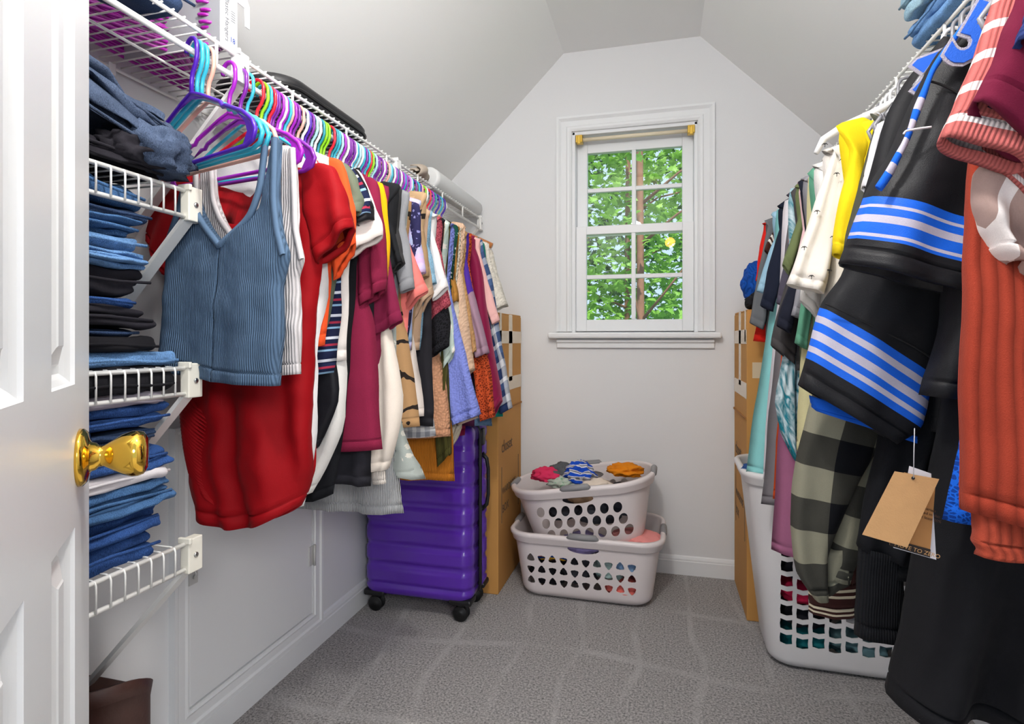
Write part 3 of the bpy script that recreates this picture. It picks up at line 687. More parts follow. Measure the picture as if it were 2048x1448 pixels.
def cloth(name, pl, Lp, Rp, mat, parent, th=(.006, .014), fold=.006, rows=26, cols=14, seed=0, off=0, gx=False, ethin=(1, 1), tv=0, dip=0, sag=0, frac=False, wrink=.0016, lam=.09, hem=True, grow=.15, scal=0):
    rn = random.Random(seed * 7 + 3); base = Vector(parent.matrix_world.translation) if parent else Vector()
    base = Vector(parent.location) if parent else Vector()
    ks = [(rn.uniform(.6, 1.5) * lam * (1.6, 1, .55)[i], rn.uniform(0, 6.3), (1, .8, .4)[i], rn.uniform(-.8, .8)) for i in range(3)]
    vs = []; uvs = []; fs = []; N = 2 * cols; vlen = 0; prev = None
    so = Vector((seed * 3.1, seed * 1.7, seed * .9))
    rows_ = [i / rows for i in range(rows + 1)]; th_ = None
    if hem:
        ln = sum(math.hypot(b[0] - a[0], b[1] - a[1]) for a, b in zip(Lp, Lp[1:])); th_ = 1 - .024 / max(.08, ln); e_ = .0028 / max(.08, ln)
        rows_ = sorted([r_ for r_ in rows_ if abs(r_ - th_) > e_ * 1.3] + [th_ - e_, th_, th_ + e_])
    def ring(t, shrink=0, up=0, ins=0):
        nonlocal prev, vlen
        a, b = cm(Lp, t), cm(Rp, t); mid = ((a[0] + b[0]) / 2, (a[1] + b[1]) / 2); W_ = math.hypot(b[0] - a[0], b[1] - a[1])
        if prev and not up: vlen += math.hypot(mid[0] - prev[0], mid[1] - prev[1])
        prev = mid; tt = t if not gx else min(1, max(0, (gx[0] - mid[1]) / (gx[0] - gx[1])))
        h0 = th[0] + (th[1] - th[0]) * min(1, tt * 1.6)
        if ins: q0_ = ins / max(W_, .02); a, b = (a[0] + (b[0] - a[0]) * q0_, a[1] + (b[1] - a[1]) * q0_), (b[0] - (b[0] - a[0]) * q0_, b[1] - (b[1] - a[1]) * q0_)
        A = fold * (grow + (1 - grow) * tt ** 1.1); pts = []
        for j in range(N):
            front = j <= cols; s = j / cols if front else (N - j) / cols
            x = a[0] + (b[0] - a[0]) * s; z = a[1] + (b[1] - a[1]) * s
            z -= dip * (1 - t) ** 3 * (1 - abs(2 * s - 1) ** 1.35) * (1 if front else .35)
            z -= sag * t ** 3 * (1 - (2 * s - 1) ** 2)
            if gx: tt = min(1, max(0, (gx[0] - z) / (gx[0] - gx[1]))); h0 = th[0] + (th[1] - th[0]) * min(1, tt * 1.6); A = fold * (grow + (1 - grow) * tt)
            if scal: z -= scal * t ** 6 * abs(math.sin(s * W_ / .045 * PI))
            m = 2 * s - 1
            if tv:
                kk = min(1, max(0, (t - tv) / .05))
                if m > 0: m *= 1 - kk * (1 - ethin[1])
                else: m *= 1 - kk * (1 - ethin[0])
            if th_ and not shrink and abs(t - th_) < e_ * .5: hseam = .82 - .0012 / max(.004, h0)
            else: hseam = 1
            hh = hseam * h0 * max(0, 1 - abs(m) ** 3.6) ** .5 * (1 - shrink)
            sw = s * W_ if not gx else x
            f = sum(am * math.sin(6.283 * sw / l + ph + dr * tt * 3) for l, ph, am, dr in ks) * A * (1 - .35 * m * m)
            p = pl.P(x, z); nz = noise.noise((p + so) * 16) * wrink * 3.2 + noise.noise((p + so) * 42) * wrink * 1.2
            o_ = off + f + (hh if front else -hh) + (nz if front else nz * .6)
            ex = noise.noise(Vector((seed, t * 5, 3 if m > 0 else 9))) * .006 * abs(m) * t
            pts.append(pl.P(x + ex, z, o_) - base)
            uvs.append((sw if not frac else s, (vlen if not frac else t)))
        return pts
    rs = [ring(t) for t in rows_]
    if hem: rs.append(ring(1, .45, 1, .0025)); rs.append(ring(.955, .5, 1, .003))
    for i in range(len(rs) - 1):
        for k in range(N):
            k2 = (k + 1) % N; fs.append((i * N + k, (i + 1) * N + k, (i + 1) * N + k2, i * N + k2))
    for j in range(1, cols - 1): fs.append((j, j + 1, N - j - 1, N - j))
    fs.append((0, 1, N - 1)); fs.append((cols, N - cols + 1 if cols + 1 < N else cols + 1, cols - 1)) if False else fs.append((cols - 1, cols, cols + 1))
    if not hem:
        o0 = (len(rs) - 1) * N
        for j in range(1, cols - 1): fs.append((o0 + j, o0 + N - j, o0 + N - j - 1, o0 + j + 1))
        fs.append((o0, o0 + N - 1, o0 + 1)); fs.append((o0 + cols - 1, o0 + cols + 1, o0 + cols))
    me = mesh(name, [v for r in rs for v in r], fs, True, uvs)
    me.validate()
    return link(name, me, mat, parent)

# ------------------------------------------------------------------ hangers
def hanger_mesh(name, r=.0042, plate=False):
    mb = MB(); p = []
    for k in range(15): a = R(195 - k * 14.5); p.append((math.cos(a) * .019, 0, math.sin(a) * .019 - .011))
    p += [(.0195, 0, -.03), (.014, 0, -.045), (.004, 0, -.058), (0, 0, -.075), (0, 0, -.098)]
    mb.tube(p, r, 8)
    if not plate and name == 'slim_hanger': q_ = [(0, 0, -.096), (.03, 0, -.110), (.09, 0, -.142), (.15, 0, -.178), (.162, 0, -.195), (.155, 0, -.212), (.14, 0, -.218), (0, 0, -.218)]
    else: q_ = [(0, 0, -.096), (.03, 0, -.106), (.10, 0, -.136), (.108, 0, -.146), (.118, 0, -.146), (.17, 0, -.168), (.198, 0, -.188), (.207, 0, -.206), (.200, 0, -.222), (.18, 0, -.229), (0, 0, -.229)]
    path = q_ + [(-x, y, z) for x, y, z in q_[-2:0:-1]]
    mb.tube(path, r, 8, True)
    if plate:
        for s in (-1, 1): mb.quadprism([(s * x, -.0016, z) for x, z in ((.150, -.163), (.196, -.190), (.203, -.206), (.196, -.221), (.172, -.226), (.185, -.205), (.178, -.188))], (0, 1, 0), .0032)
        mb.quadprism([(x, -.0016, z) for x, z in ((-.05, -.118), (0, -.096), (.05, -.118), (0, -.108))], (0, 1, 0), .0032)
    return mb.me(name)
HME = hanger_mesh('plastic_hanger'); HMP = hanger_mesh('plate_hanger', .0042, True); HMS = hanger_mesh('slim_hanger', .0036)
HC = {'turquoise': '#35b3cc', 'deep purple': '#4a12a8', 'magenta': '#a01bb8', 'violet': '#7a1c9a', 'white': '#f2f2f4', 'lime green': '#8fd60e', 'red': '#e8152e', 'peach': '#f2b3a0', 'teal': '#1f8fa0', 'lilac': '#c07ad8', 'pale blue': '#a9dbe6', 'dark grey': '#3a3a40', 'grey': '#8a8a90'}
HMAT = {k: plain('hanger_' + k.replace(' ', '_'), v, .3, coat=.4) for k, v in HC.items()}
HMESH = {}
def hanger(colour, side, Y, label, group, a=0, plate=False, z=None, slim=True):
    if plate: slim = False
    k = (colour, plate, slim)
    if k not in HMESH:
        me = (HMP if plate else HMS if slim else HME).copy(); me.name = 'hanger_mesh'; me.materials.append(HMAT[colour]); HMESH[k] = me
    o = bpy.data.objects.new('clothes_hanger', HMESH[k]); COL.objects.link(o)
    X0, zr = (XS, ROD_L) if side > 0 else (XRS, ROD_R)
    o.location = (X0, Y, zr + .0155 if z is None else z); o.rotation_euler = (0, 0, a + (PI if side < 0 else 0))
    return tag(o, label, 'hanger', group)

# ------------------------------------------------------------------ garments in the two rows
GN = [0]
def garment(name, label, cat, side, Y, mat, tip=None, inn=None, hem=None, kind='tee', smat=None, a=0, th=.012, fold=.009, hc=None, sag=.012, length=.60, sh=(.205, -.168), bw=None, mid=None, outer=None, inner=None, cuff=None, lam=.09, bodyR=None, wrink=.002, group=None, hemmat=None, neck=.085, scal=0, top=-.128, hz=None):
    GN[0] += 1; sd = GN[0]
    X0, zr = (XS, ROD_L) if side > 0 else (XRS, ROD_R); pl = Pl(X0, Y, a)
    px = lambda uv: (lambda r: (side * r[0], r[1] - zr))(pl.px(*uv))
    hx, hz_ = px(hem) if hem else (bw or .215, -length)
    if kind == 'tank': sh = (.19, -.16)
    b1 = [(neck, top), (.14, top - .018), (sh[0] - .012, sh[1]), (sh[0] - .006, sh[1] - .03), (.185 if kind != 'tank' else .17, -.34)]
    if bodyR: b1 = [(neck, top), (.14, top - .018), (sh[0] - .012, sh[1])] + [px(q_) for q_ in bodyR]
    elif kind == 'wide': b1 = [(.16, -.225), (.185, -.25)]
    else: b1.append(((.19 + hx) / 2, (-.34 + hz_) / 2))
    b1.append((hx, hz_))
    wl = min(hx, .23); b0 = [(-neck, top), (-.14, top - .018), (-sh[0] + .012, sh[1]), (-.19, sh[1] - .04), (-.185, -.36), (-wl, (-.36 + hz_) / 2), (-wl, hz_ - .004)]
    if kind == 'wide': b0 = [(-.16, -.225), (-.185, -.25), (-wl, hz_)]
    root = tag(empty(name, (X0, Y, zr + hz_)), label, cat, group)
    A, B = ([(side * x, z + zr) for x, z in q_] for q_ in (b0, b1))
    if side < 0: A, B = B, A
    cloth('body', pl, A, B, mat, root, (.009, th), fold, 26, 14, sd, sag=sag, lam=lam, wrink=wrink, scal=scal)
    if tip:
        tx, tz = px(tip); ix, iz = px(inn)
        if outer: o1 = [(.16, sh[1] + .015), (sh[0], sh[1])] + [px(q_) for q_ in outer] + [(tx, tz)]
        else: o1 = [(.16, sh[1] + .015), (sh[0], sh[1]), (sh[0] + (tx - sh[0]) * .35 + .010, sh[1] + (tz - sh[1]) * .35), (sh[0] + (tx - sh[0]) * .72 + .010, sh[1] + (tz - sh[1]) * .72), (tx, tz)]
        i1 = [(.13, sh[1] - .01), (.155, sh[1] - .08)] + ([px(q_) for q_ in inner] if inner else []) + [(ix, iz)]
        for sg in (1, -1):
            f = .92 if sg < 0 else 1
            A, B = ([(sg * side * x * f, z + zr) for x, z in q_] for q_ in (i1, o1))
            if sg * side < 0: A, B = B, A
            cloth('sleeve', pl, A, B, smat or mat, root, (.007, th * 1.35), fold * .8, 18, 10, sd + 50 * (sg + 2), off=.002, lam=lam * .8, wrink=wrink * 1.2, hem=True)
        if cuff:
            l = Vector((tx - ix, tz - iz)); dn_ = Vector((l.y, -l.x)); dn_ = dn_.normalized() * cuff[0]
            if dn_.y > 0: dn_ = -dn_
            q0 = [(ix + l.x * .12, iz + l.y * .12), (ix + l.x * .12 + dn_.x, iz + l.y * .12 + dn_.y)]; q1 = [(ix + l.x * .88, iz + l.y * .88), (ix + l.x * .88 + dn_.x, iz + l.y * .88 + dn_.y)]
            A, B = ([(side * x, z + zr) for x, z in q_] for q_ in (q0, q1))
            if side < 0: A, B = B, A
            cloth('cuff', pl, A, B, cuff[1], root, (.009, .009), .002, 6, 8, sd, off=.001)
    if hc: hanger(hc, side, Y, '%s plastic hanger inside the %s' % (hc, label.split(',')[0]), 'hangers on the %s rod' % ('left' if side > 0 else 'right'), a)
    return root
LG = 'garments hanging on the left rod'
def LGm(*k, **kw): kw.setdefault('group', LG); return garment(k[0], k[1], k[2], 1, *k[3:], **kw)
T_ = 'tshirt'
LGm('long_dress', 'white long dress, its edge showing right of the red ruched dress', 'dress', 1.085, fab('#e6e3e2'), hem=(608, 1012), bodyR=[(655, 560), (640, 700), (636, 850)], kind='tank', hc='red', th=.013)
LGm('tshirt', 'bright orange t-shirt, right behind the red ruched dress', 't-shirt', 1.10, fab('#f0582a'), (714, 485), (668, 562), hem=(655, 690), hc='lime green')
LGm('tshirt', 'olive green t-shirt, small cap sleeve above the orange one', 't-shirt', 1.125, fab('#6a7260'), (727, 425), (700, 446), hem=(650, 690), hc='red')
LGm('striped_dress', 'navy dress with thin white, red and blue stripes, behind the orange t-shirt', 'dress', 1.14, fab('#1b2140', 'bands', bands=[(0, '#1b2140'), (.30, '#d9dde8'), (.42, '#1b2140'), (.62, '#a33048'), (.72, '#1b2140'), (.86, '#8fb5d5'), (.95, '#1b2140')], period=.05), (741, 425), (716, 440), hem=(667, 745), hc='violet')
LGm('blouse', 'black satin blouse with a drooping curved hem, right of the red ruched dress', 'blouse', 1.155, fab('#17171c', rough=.45), (749, 440), (722, 455), hem=(640, 892), bodyR=[(668, 560), (672, 700), (683, 800)], sag=.03, th=.02, hc='magenta')
LGm('tshirt', 'white t-shirt, its stiff folded sleeve poking out above the maroon one', 't-shirt', 1.17, fab('#ece3dc'), (764, 468), (693, 520), hem=(690, 720), th=.016, hc='magenta')
LGm('cardigan', 'ivory longline cardigan, falling in soft folds right of the black satin blouse', 'cardigan', 1.19, fab('#dedbd6'), hem=(625, 985), bodyR=[(694, 560), (688, 660), (697, 770), (690, 860)], th=.026, fold=.009, hc='peach')
LGm('long_skirt', 'black long skirt with a rounded hem, below the ivory cardigan', 'skirt', 1.215, fab('#15161a'), hem=(672, 985), bodyR=[(700, 700), (688, 860)], sag=.03, th=.016, hc='violet')
LGm('long_tunic', 'wine red long corduroy tunic, reaching lower than its neighbours', 'tunic', 1.25, fab('#84203f', weave=.6, var=.2), (771, 578), (720, 615), hem=(766, 898), bodyR=[(722, 560), (748, 640), (757, 760)], th=.018, hc='white')
LGm('trousers', 'charcoal straight trousers, legs ending under the wine red tunic', 'trousers', 1.275, fab('#2b2a30'), hem=(742, 972), kind='wide', hc='violet', sag=.0)
LGm('tshirt', 'mustard yellow t-shirt, narrow sleeve between the two wine red tops', 't-shirt', 1.29, fab('#f3ae12'), (775, 548), (748, 600), hem=(690, 925), hc='pale blue')
LGm('polo_shirt', 'burgundy polo shirt with a wide stitched sleeve, right of the mustard t-shirt', 'polo shirt', 1.32, fab('#7f2142'), (808, 640), (750, 672), hem=(758, 780), outer=[(768, 455), (785, 540)], th=.014, hc='teal')
LGm('sweatshirt', 'cream sweatshirt with a long slack sleeve and ribbed cuff, below the burgundy polo', 'sweatshirt', 1.345, fab('#e8dccf'), (776, 938), (740, 940), outer=[(772, 610), (793, 700), (809, 800), (800, 860)], sh=(.15, -.20), inner=[(744, 700), (748, 850)], hem=(745, 930), th=.020, cuff=(.035, fab('#eae0d6', 'rib', p=.004)), hc='lime green')
LGm('tshirt', 'black t-shirt, first of the dark sleeves right of the burgundy polo', 't-shirt', 1.37, fab('#202124'), (806, 522), (780, 542), hem=(760, 700), hc='red', sh=(.212, -.15), outer=[(774, 420), (790, 465)])
LGm('tshirt', 'faded charcoal t-shirt, sleeve hem turned up beside the grey heather one', 't-shirt', 1.395, fab('#3c3b3c'), (813, 525), (786, 548), hem=(772, 720), hc='turquoise', sh=(.205, -.15), outer=[(792, 430), (804, 480)])
LGm('tshirt', 'heather grey t-shirt, wide sleeve among the charcoal tops', 't-shirt', 1.425, fab('#8e8f93', var=.22), (828, 575), (802, 588), hem=(780, 700), outer=[(811, 445), (822, 510)], sh=(.21, -.155), hc='magenta')
LGm('sweater_dress', 'pale grey sweater dress, hem hanging lowest in front of the suitcase', 'dress', 1.44, fab('#b9babc', 'rib', p=.004), hem=(806, 1028), bodyR=[(780, 640), (790, 900)], th=.02, sag=0, hc='white')
LGm('lace_dress', 'floral grey-green dress with a scalloped ivory lace hem, in front of the suitcase', 'dress', 1.46, fab('#a9b0ab', 'spots', '#dcd8cc', p=.03), hem=(850, 950), bodyR=[(790, 640), (806, 850)], th=.014, fold=.012, scal=.012, hc='violet')
LGm('striped_shirt', 'tan shirt with black tiger stripes, body showing under the coral t-shirt', 'shirt', 1.475, fab('#b38c62', 'tiger', '#2a2320', p=.09), hem=(842, 852), bodyR=[(800, 600), (820, 690), (830, 770)], th=.02, hc='violet')
LGm('tshirt', 'coral pink t-shirt, wide sleeve hem above the tan tiger-striped shirt', 't-shirt', 1.49, fab('#ec7f78'), (857, 580), (806, 628), hem=(815, 700), outer=[(808, 450), (835, 525)], sh=(.175, -.17), hc='turquoise')
LGm('tshirt', 'navy t-shirt with faint pattern, sliver between the grey and coral sleeves', 't-shirt', 1.505, fab('#2e2c52', 'spots', '#8c8bc0', p=.012), (830, 525), (812, 530), hem=(815, 700), hc='pale blue')
LGm('tshirt', 'lilac tie-dye t-shirt, short sleeve above the coral one', 't-shirt', 1.52, fab('#d9b3dc', 'tiedye', '#a4c6ea', p=.06), (853, 545), (838, 552), hem=(820, 700), outer=[(831, 430), (845, 495)], sh=(.205, -.155), hc='white')
LGm('polo_shirt', 'tan polo shirt with one black stripe on the shoulder, tall shoulder in mid row', 'polo shirt', 1.545, fab('#b99a76', 'bands', bands=[(0, '#b99a76'), (.085, '#231f20'), (.100, '#b99a76'), (.14, '#a98a66')], period=1.0), (858, 552), (842, 560), hem=(822, 700), sh=(.215, -.13), outer=[(843, 430), (853, 500)], hc='violet')
LGm('long_shirt', 'ivory long shirt, hanging between the tiger-striped shirt and the black trousers', 'shirt', 1.56, fab('#e4d8cf'), hem=(848, 832), bodyR=[(825, 640), (832, 720), (845, 790)], th=.016, hc='turquoise')
LGm('blouse', 'nude blouse with a drooping wide sleeve, above the black slim trousers', 'blouse', 1.585, fab('#c7a68a'), (866, 585), (822, 655), hem=(835, 700), outer=[(845, 460), (861, 530)], th=.016, hc='lime green')
LGm('denim_shirt', 'light blue denim shirt, cuffed short sleeve in mid row', 'denim shirt', 1.605, fab('#7ea6c4', 'denim'), (872, 565), (852, 572), hem=(840, 700), outer=[(850, 460), (862, 510)], hc='pale blue')
LGm('trousers', 'black slim trousers, legs ending beside the peach knit cardigan', 'trousers', 1.625, fab('#26252a'), hem=(870, 852), kind='wide', hc='violet', sag=0)
LGm('blouse', 'white blouse with small green leaves, draped sleeve in mid row', 'blouse', 1.645, fab('#eeeae8', 'palm', '#3f5a3c', p=.05), (897, 572), (866, 603), hem=(850, 700), outer=[(862, 440), (880, 510)], th=.016, hc='violet')
LGm('flannel_shirt', 'grey and white checked flannel shirt, tail showing above the suitcase', 'flannel shirt', 1.665, fab('#8d8f96', 'plaid', '#e4e2e0', bands=['#b9b9bd'], period=.03), hem=(872, 872), bodyR=[(850, 640), (862, 800)], th=.012, hc='magenta')
LGm('lace_blouse', 'dusty pink openwork top with a fringed sleeve, above the black lace one', 'top', 1.69, fab('#bf5a66', 'lace', '#8e3646', p=.007), (902, 608), (862, 640), hem=(858, 700), outer=[(868, 440), (886, 520)], scal=.01, hc='peach')
LGm('lace_blouse', 'black lace top, sleeve below the dusty pink fringe', 'top', 1.71, fab('#232227', 'lace', '#0f0f12', p=.008), (899, 690), (862, 716), hem=(862, 720), outer=[(872, 470), (900, 630)], hc='turquoise', th=.016)
LGm('cardigan', 'peach open-knit cardigan, hem below the black slim trousers', 'cardigan', 1.73, fab('#d9a07c', 'knit', p=.008), hem=(902, 872), bodyR=[(870, 640), (893, 780)], th=.02, hc='white')
LGm('blouse', 'sage floral chiffon blouse, corner showing left of the periwinkle fleece', 'blouse', 1.75, fab('#b9c9c0', 'spots', '#e9e3da', p=.035), (912, 700), (872, 765), hem=(868, 760), outer=[(885, 500), (905, 620)], hc='teal')
LGm('sweater', 'olive green chunky sweater, cuff hanging under the peach cardigan', 'sweater', 1.765, fab('#4d4a22', 'rib', p=.007), (905, 905), (874, 935), outer=[(880, 500), (900, 760)], inner=[(868, 760)], hem=(872, 800), th=.020, hc='violet')
LGm('sweater', 'mustard orange ribbed sweater, hem lowest beside the lace hem', 'sweater', 1.78, fab('#c97a25', 'rib', p=.005), hem=(910, 962), bodyR=[(880, 640), (905, 850)], th=.016, sag=0, hc='white')
LGm('fleece_pullover', 'periwinkle blue fleece pullover, long sleeve with a beige edge', 'fleece', 1.80, fab('#8490dd', 'sherpa', p=.007), (963, 828), (905, 850), outer=[(880, 460), (905, 600), (938, 730)], inner=[(880, 620), (890, 740)], hem=(885, 800), th=.022, cuff=(.008, fab('#b49a8a')), hc='magenta')
LGm('sweater', 'forest green sweater with white flecks, shoulder showing behind the peach teddy jacket', 'sweater', 1.825, fab('#17463a', 'spots', '#cfd8d0', p=.012), (893, 560), (880, 565), hem=(880, 700), hc='magenta')
LGm('sweater', 'golden brown cable-knit sweater, rope-like sleeve in mid row', 'sweater', 1.85, fab('#b9823a', 'cord', p=.012), (918, 600), (895, 615), hem=(885, 760), outer=[(893, 480), (908, 540)], th=.016, hc='lilac')
LGm('cardigan', 'cream fuzzy cardigan, long sleeve reaching down beside the olive cuff', 'cardigan', 1.87, fab('#e6dac4', 'sherpa', p=.006), (925, 850), (892, 915), outer=[(900, 490), (920, 620)], inner=[(885, 700)], hem=(885, 800), th=.018, hc='turquoise')
LGm('teddy_jacket', 'pale peach teddy jacket, tall woolly shoulder beside the purple sweatshirt', 'jacket', 1.90, fab('#e2bda0', 'sherpa', p=.009), (950, 738), (922, 760), outer=[(910, 480), (926, 560), (938, 650)], inner=[(900, 640)], hem=(900, 850), th=.024, sh=(.21, -.15), hc='violet')
LGm('knit_sweater', 'tan loose-knit sweater, narrow strip right of the teddy jacket', 'sweater', 1.925, fab('#c79a68', 'knit', p=.01), (955, 700), (935, 720), outer=[(922, 500), (938, 600)], hem=(905, 850), hc='turquoise')
LGm('sweatshirt', 'purple and mauve colour-block sweatshirt, right of the tan knits', 'sweatshirt', 1.955, fab('#50309c'), (979, 705), (952, 716), smat=fab('#50309c', 'bands', bands=[(0, '#50309c'), (.245, '#a08293')], period=1.0), outer=[(927, 478), (942, 560), (962, 640)], inner=[(925, 600)], hem=(915, 850), th=.022, hc='peach')
LGm('crochet_sweater', 'rust orange crochet sweater, sleeve hanging under the mauve cuff', 'sweater', 1.985, fab('#c9532a', 'lace', '#7c2c14', p=.009), (992, 832), (962, 842), outer=[(935, 500), (955, 620), (980, 730)], inner=[(930, 640), (950, 760)], hem=(920, 860), th=.020, hc='lime green')
LGm('trousers', 'dark purple trousers, leg edge left of the rust crochet sweater', 'trousers', 2.00, fab('#4e2040'), hem=(950, 852), kind='wide', hc='white', sag=0)
LGm('sweatshirt', 'burgundy velvet sweatshirt, longest sleeve near the end of the left rod', 'sweatshirt', 2.03, fab('#7d0f3c', rough=.6, sheen=.8), (1004, 800), (985, 836), outer=[(945, 478), (962, 530), (985, 690)], inner=[(950, 640), (972, 760)], hem=(930, 870), th=.024, hc='red')
LGm('jeans', 'faded blue jeans, hem just above the suitcase handle', 'jeans', 2.06, fab('#5d7a99', 'denim'), hem=(985, 852), kind='wide', hc='magenta', sag=0)
LGm('shirt', 'pale pink shirt, thin strip between the burgundy sweatshirt and the plaid flannel', 'shirt', 2.085, fab('#e9b5b0'), (1000, 640), (985, 650), outer=[(958, 490), (975, 560)], hem=(940, 800), hc='teal')
LGm('flannel_shirt', 'blue and white plaid flannel shirt, last long sleeve of the left row', 'flannel shirt', 2.12, fab('#2c3f66', 'tartan', bands=[(0, '#26355c'), (.3, '#dfe0e2'), (.42, '#4d658f'), (.62, '#26355c'), (.8, '#c9ccd2')], period=.13), (1024, 815), (1002, 828), outer=[(968, 500), (985, 560), (1003, 680)], inner=[(965, 640), (992, 760)], hem=(945, 850), th=.022, hc='deep purple')
LGm('tshirt', 'teal green top, hem peeping out under the plaid flannel', 'top', 2.15, fab('#1f8f80'), hem=(1006, 833), bodyR=[(985, 640)], hc='turquoise')
LGm('sweater', 'cream sherpa sweater, bulging cuff beside the cardboard box', 'sweater', 2.18, fab('#e4ddd0', 'sherpa', p=.008), (1013, 608), (993, 622), outer=[(980, 505), (993, 560)], hem=(960, 700), th=.022, hc='deep purple')
LGm('sweater', 'cream cable sweater on a wooden hanger, farthest garment of the left row', 'sweater', 2.215, fab('#e9e2d4', 'knit', p=.012), (1016, 612), (996, 615), outer=[(985, 500), (1000, 560)], hem=(965, 690), th=.026, sh=(.2, -.19))
M_wood = plain('hanger_wood', '#b5713a', .45, coat=.3, var=.2, vscale=30)
pl = Pl(XS, 2.20); wh = tag(empty('wooden_hanger', (XS, 2.20, ROD_L)), 'wooden coat hanger, the last hanger at the far end of the left rod', 'hanger')
MB().tube([(-.21, 0, -.175), (-.12, 0, -.135), (0, 0, -.10), (.12, 0, -.135), (.21, 0, -.175)], [.012, .014, .016, .014, .012], 12).build('arms', M_wood, wh)
MB().tube([(-.018, 0, -.01), (-.012, 0, .008), (0, 0, .0165), (.014, 0, .010), (.019, 0, -.008), (.012, 0, -.03), (0, 0, -.05), (0, 0, -.10)], .002, 8).build('hook', M_steel, wh)
# bare hangers squeezed between the garments
seq = ['turquoise', 'violet', 'white', 'turquoise', 'magenta', 'peach', 'deep purple', 'white', 'lime green', 'teal', 'pale blue', 'violet', 'white', 'turquoise', 'red', 'violet', 'white', 'pale blue', 'magenta', 'turquoise', 'white', 'deep purple']
ys = [1.112, 1.132, 1.163, 1.182, 1.203, 1.232, 1.262, 1.305, 1.332, 1.383, 1.41, 1.452, 1.482, 1.532, 1.572, 1.616, 1.655, 1.70, 1.742, 1.812, 1.86, 1.94]
spot = ['olive green t-shirt', 'navy striped dress', 'black satin blouse', 'white t-shirt with the stiff sleeve', 'ivory longline cardigan', 'black long skirt', 'wine red tunic', 'mustard t-shirt', 'burgundy polo', 'black t-shirt', 'faded charcoal t-shirt', 'pale grey sweater dress', 'tan tiger-striped shirt', 'lilac tie-dye t-shirt', 'ivory long shirt', 'light blue denim shirt', 'white leafy blouse', 'dusty pink fringed top', 'peach open-knit cardigan', 'periwinkle fleece', 'golden brown cable-knit sweater', 'tan loose-knit sweater']
for c_, y_, s_ in zip(seq, ys, spot): hanger(c_, 1, y_, '%s plastic hanger squeezed in just behind the %s' % (c_, s_), 'hangers on the left rod', R(random.Random(int(y_ * 999)).uniform(-5, 5)))

# ---- the near end of the left row
def root_at(name, label, cat, pl, x, z, group=None): p = pl.P(x, z); return tag(empty(name, p), label, cat, group)
def Q(pl, pts): return [pl.px(*p) for p in pts]
# red ruched dress
pl = Pl(XS, 1.06, R(-3)); m_red = fab('#93040f', rough=.7, var=.1)
rd = root_at('ruched_dress', 'red V-neck dress, ruched down one side, behind the white tank top', 'dress', pl, 0, .60, LG)
cloth('body', pl, Q(pl, [(395, 345), (352, 365), (350, 480), (372, 640), (382, 790), (384, 900), (404, 1010)]), Q(pl, [(560, 330), (655, 345), (660, 400), (643, 540), (628, 700), (624, 820), (618, 930), (596, 1012)]), m_red, rd, (.012, .045), .011, 60, 40, 401, dip=.14, sag=.040, lam=.10, wrink=.003)
cloth('sleeve', pl, Q(pl, [(610, 345), (615, 430), (640, 530)]), Q(pl, [(650, 328), (676, 340), (700, 400), (713, 455)]), m_red, rd, (.014, .030), .007, 22, 14, 402, off=.006)
cloth('sleeve', pl, Q(pl, [(378, 345), (325, 390), (303, 450), (306, 480)]), Q(pl, [(400, 380), (375, 450), (355, 560), (346, 545)]), m_red, rd, (.012, .028), .007, 18, 12, 403)
cloth('back_hem', pl, Q(pl, [(402, 860), (400, 940), (408, 1000), (440, 1030)]), Q(pl, [(600, 860), (600, 950), (570, 1010), (520, 1034)]), m_red, rd, (.008, .02), .008, 20, 24, 404, sag=.012, off=-.055)
# gathered cords on the side of the dress
mb = MB(); A = Q(pl, [(404, 790), (398, 840), (404, 900), (412, 940), (424, 965)])
for k in range(26):
    t = k / 25; p = cm(A, t); x, z = p
    mb.tube([pl.P(x - .020, z + .015, .030), pl.P(x + .004, z + .004, .045), pl.P(x + .03, z - .02, .046), pl.P(x + .055, z - .040, .038)], [.0025, .005, .004, .0015], 6)
for i in range(len(mb.v)): mb.v[i] = mb.v[i] - Vector(rd.location)
mb.build('ruching', m_red, rd)
hanger('turquoise', 1, 1.055, 'turquoise plastic hanger inside the red ruched dress', 'hangers on the left rod', R(-6))
hanger('violet', 1, 1.035, 'violet plastic hanger with flat shoulder plates, right behind the white tank top', 'hangers on the left rod', R(-10), True)
# white tank, blue tank
def tank(label, pl, Lb, Rb, Ls, Rs, mat, trim, seed, th=(.010, .026), neck=None, arm=None):
    r = root_at('tank_top', label, 'tank top', pl, 0, pl.px(*Rb[-1])[1], LG)
    cloth('body', pl, Q(pl, Lb), Q(pl, Rb), mat, r, th, .008, 44, 40, seed, dip=.0, sag=.012, lam=.13, wrink=.0018)
    for a, b in (Ls, Rs): cloth('strap', pl, Q(pl, a), Q(pl, b), mat, r, (.005, th[0]), .001, 18, 8, seed + 1, hem=False, wrink=.0006)
    for k, (path, nm) in enumerate(((neck, 'neck_binding'), *[(q_, 'armhole_binding') for q_ in arm])):
        mb = MB(); pts = [pl.P(*pl.px(*p), th[0] * .8 + .003 + (.004 if k == 0 else .002)) for p in path]; sm = []
        for i in range(31):
            f = i / 30 * (len(pts) - 1); j = min(int(f), len(pts) - 2); sm.append(pts[j].lerp(pts[j + 1], f - j) - Vector(r.location))
        for _ in range(2): sm = [sm[0]] + [(sm[i - 1] + sm[i] * 2 + sm[i + 1]) / 4 for i in range(1, len(sm) - 1)] + [sm[-1]]
        mb.tube(sm, .0048, 8).build(nm, trim, r)
    return r
M_tb = fab('#566e89', 'rib', p=.0045, rough=.95); M_tbt = fab('#5c748f')
pt = Pl(XS, .93, R(-13))
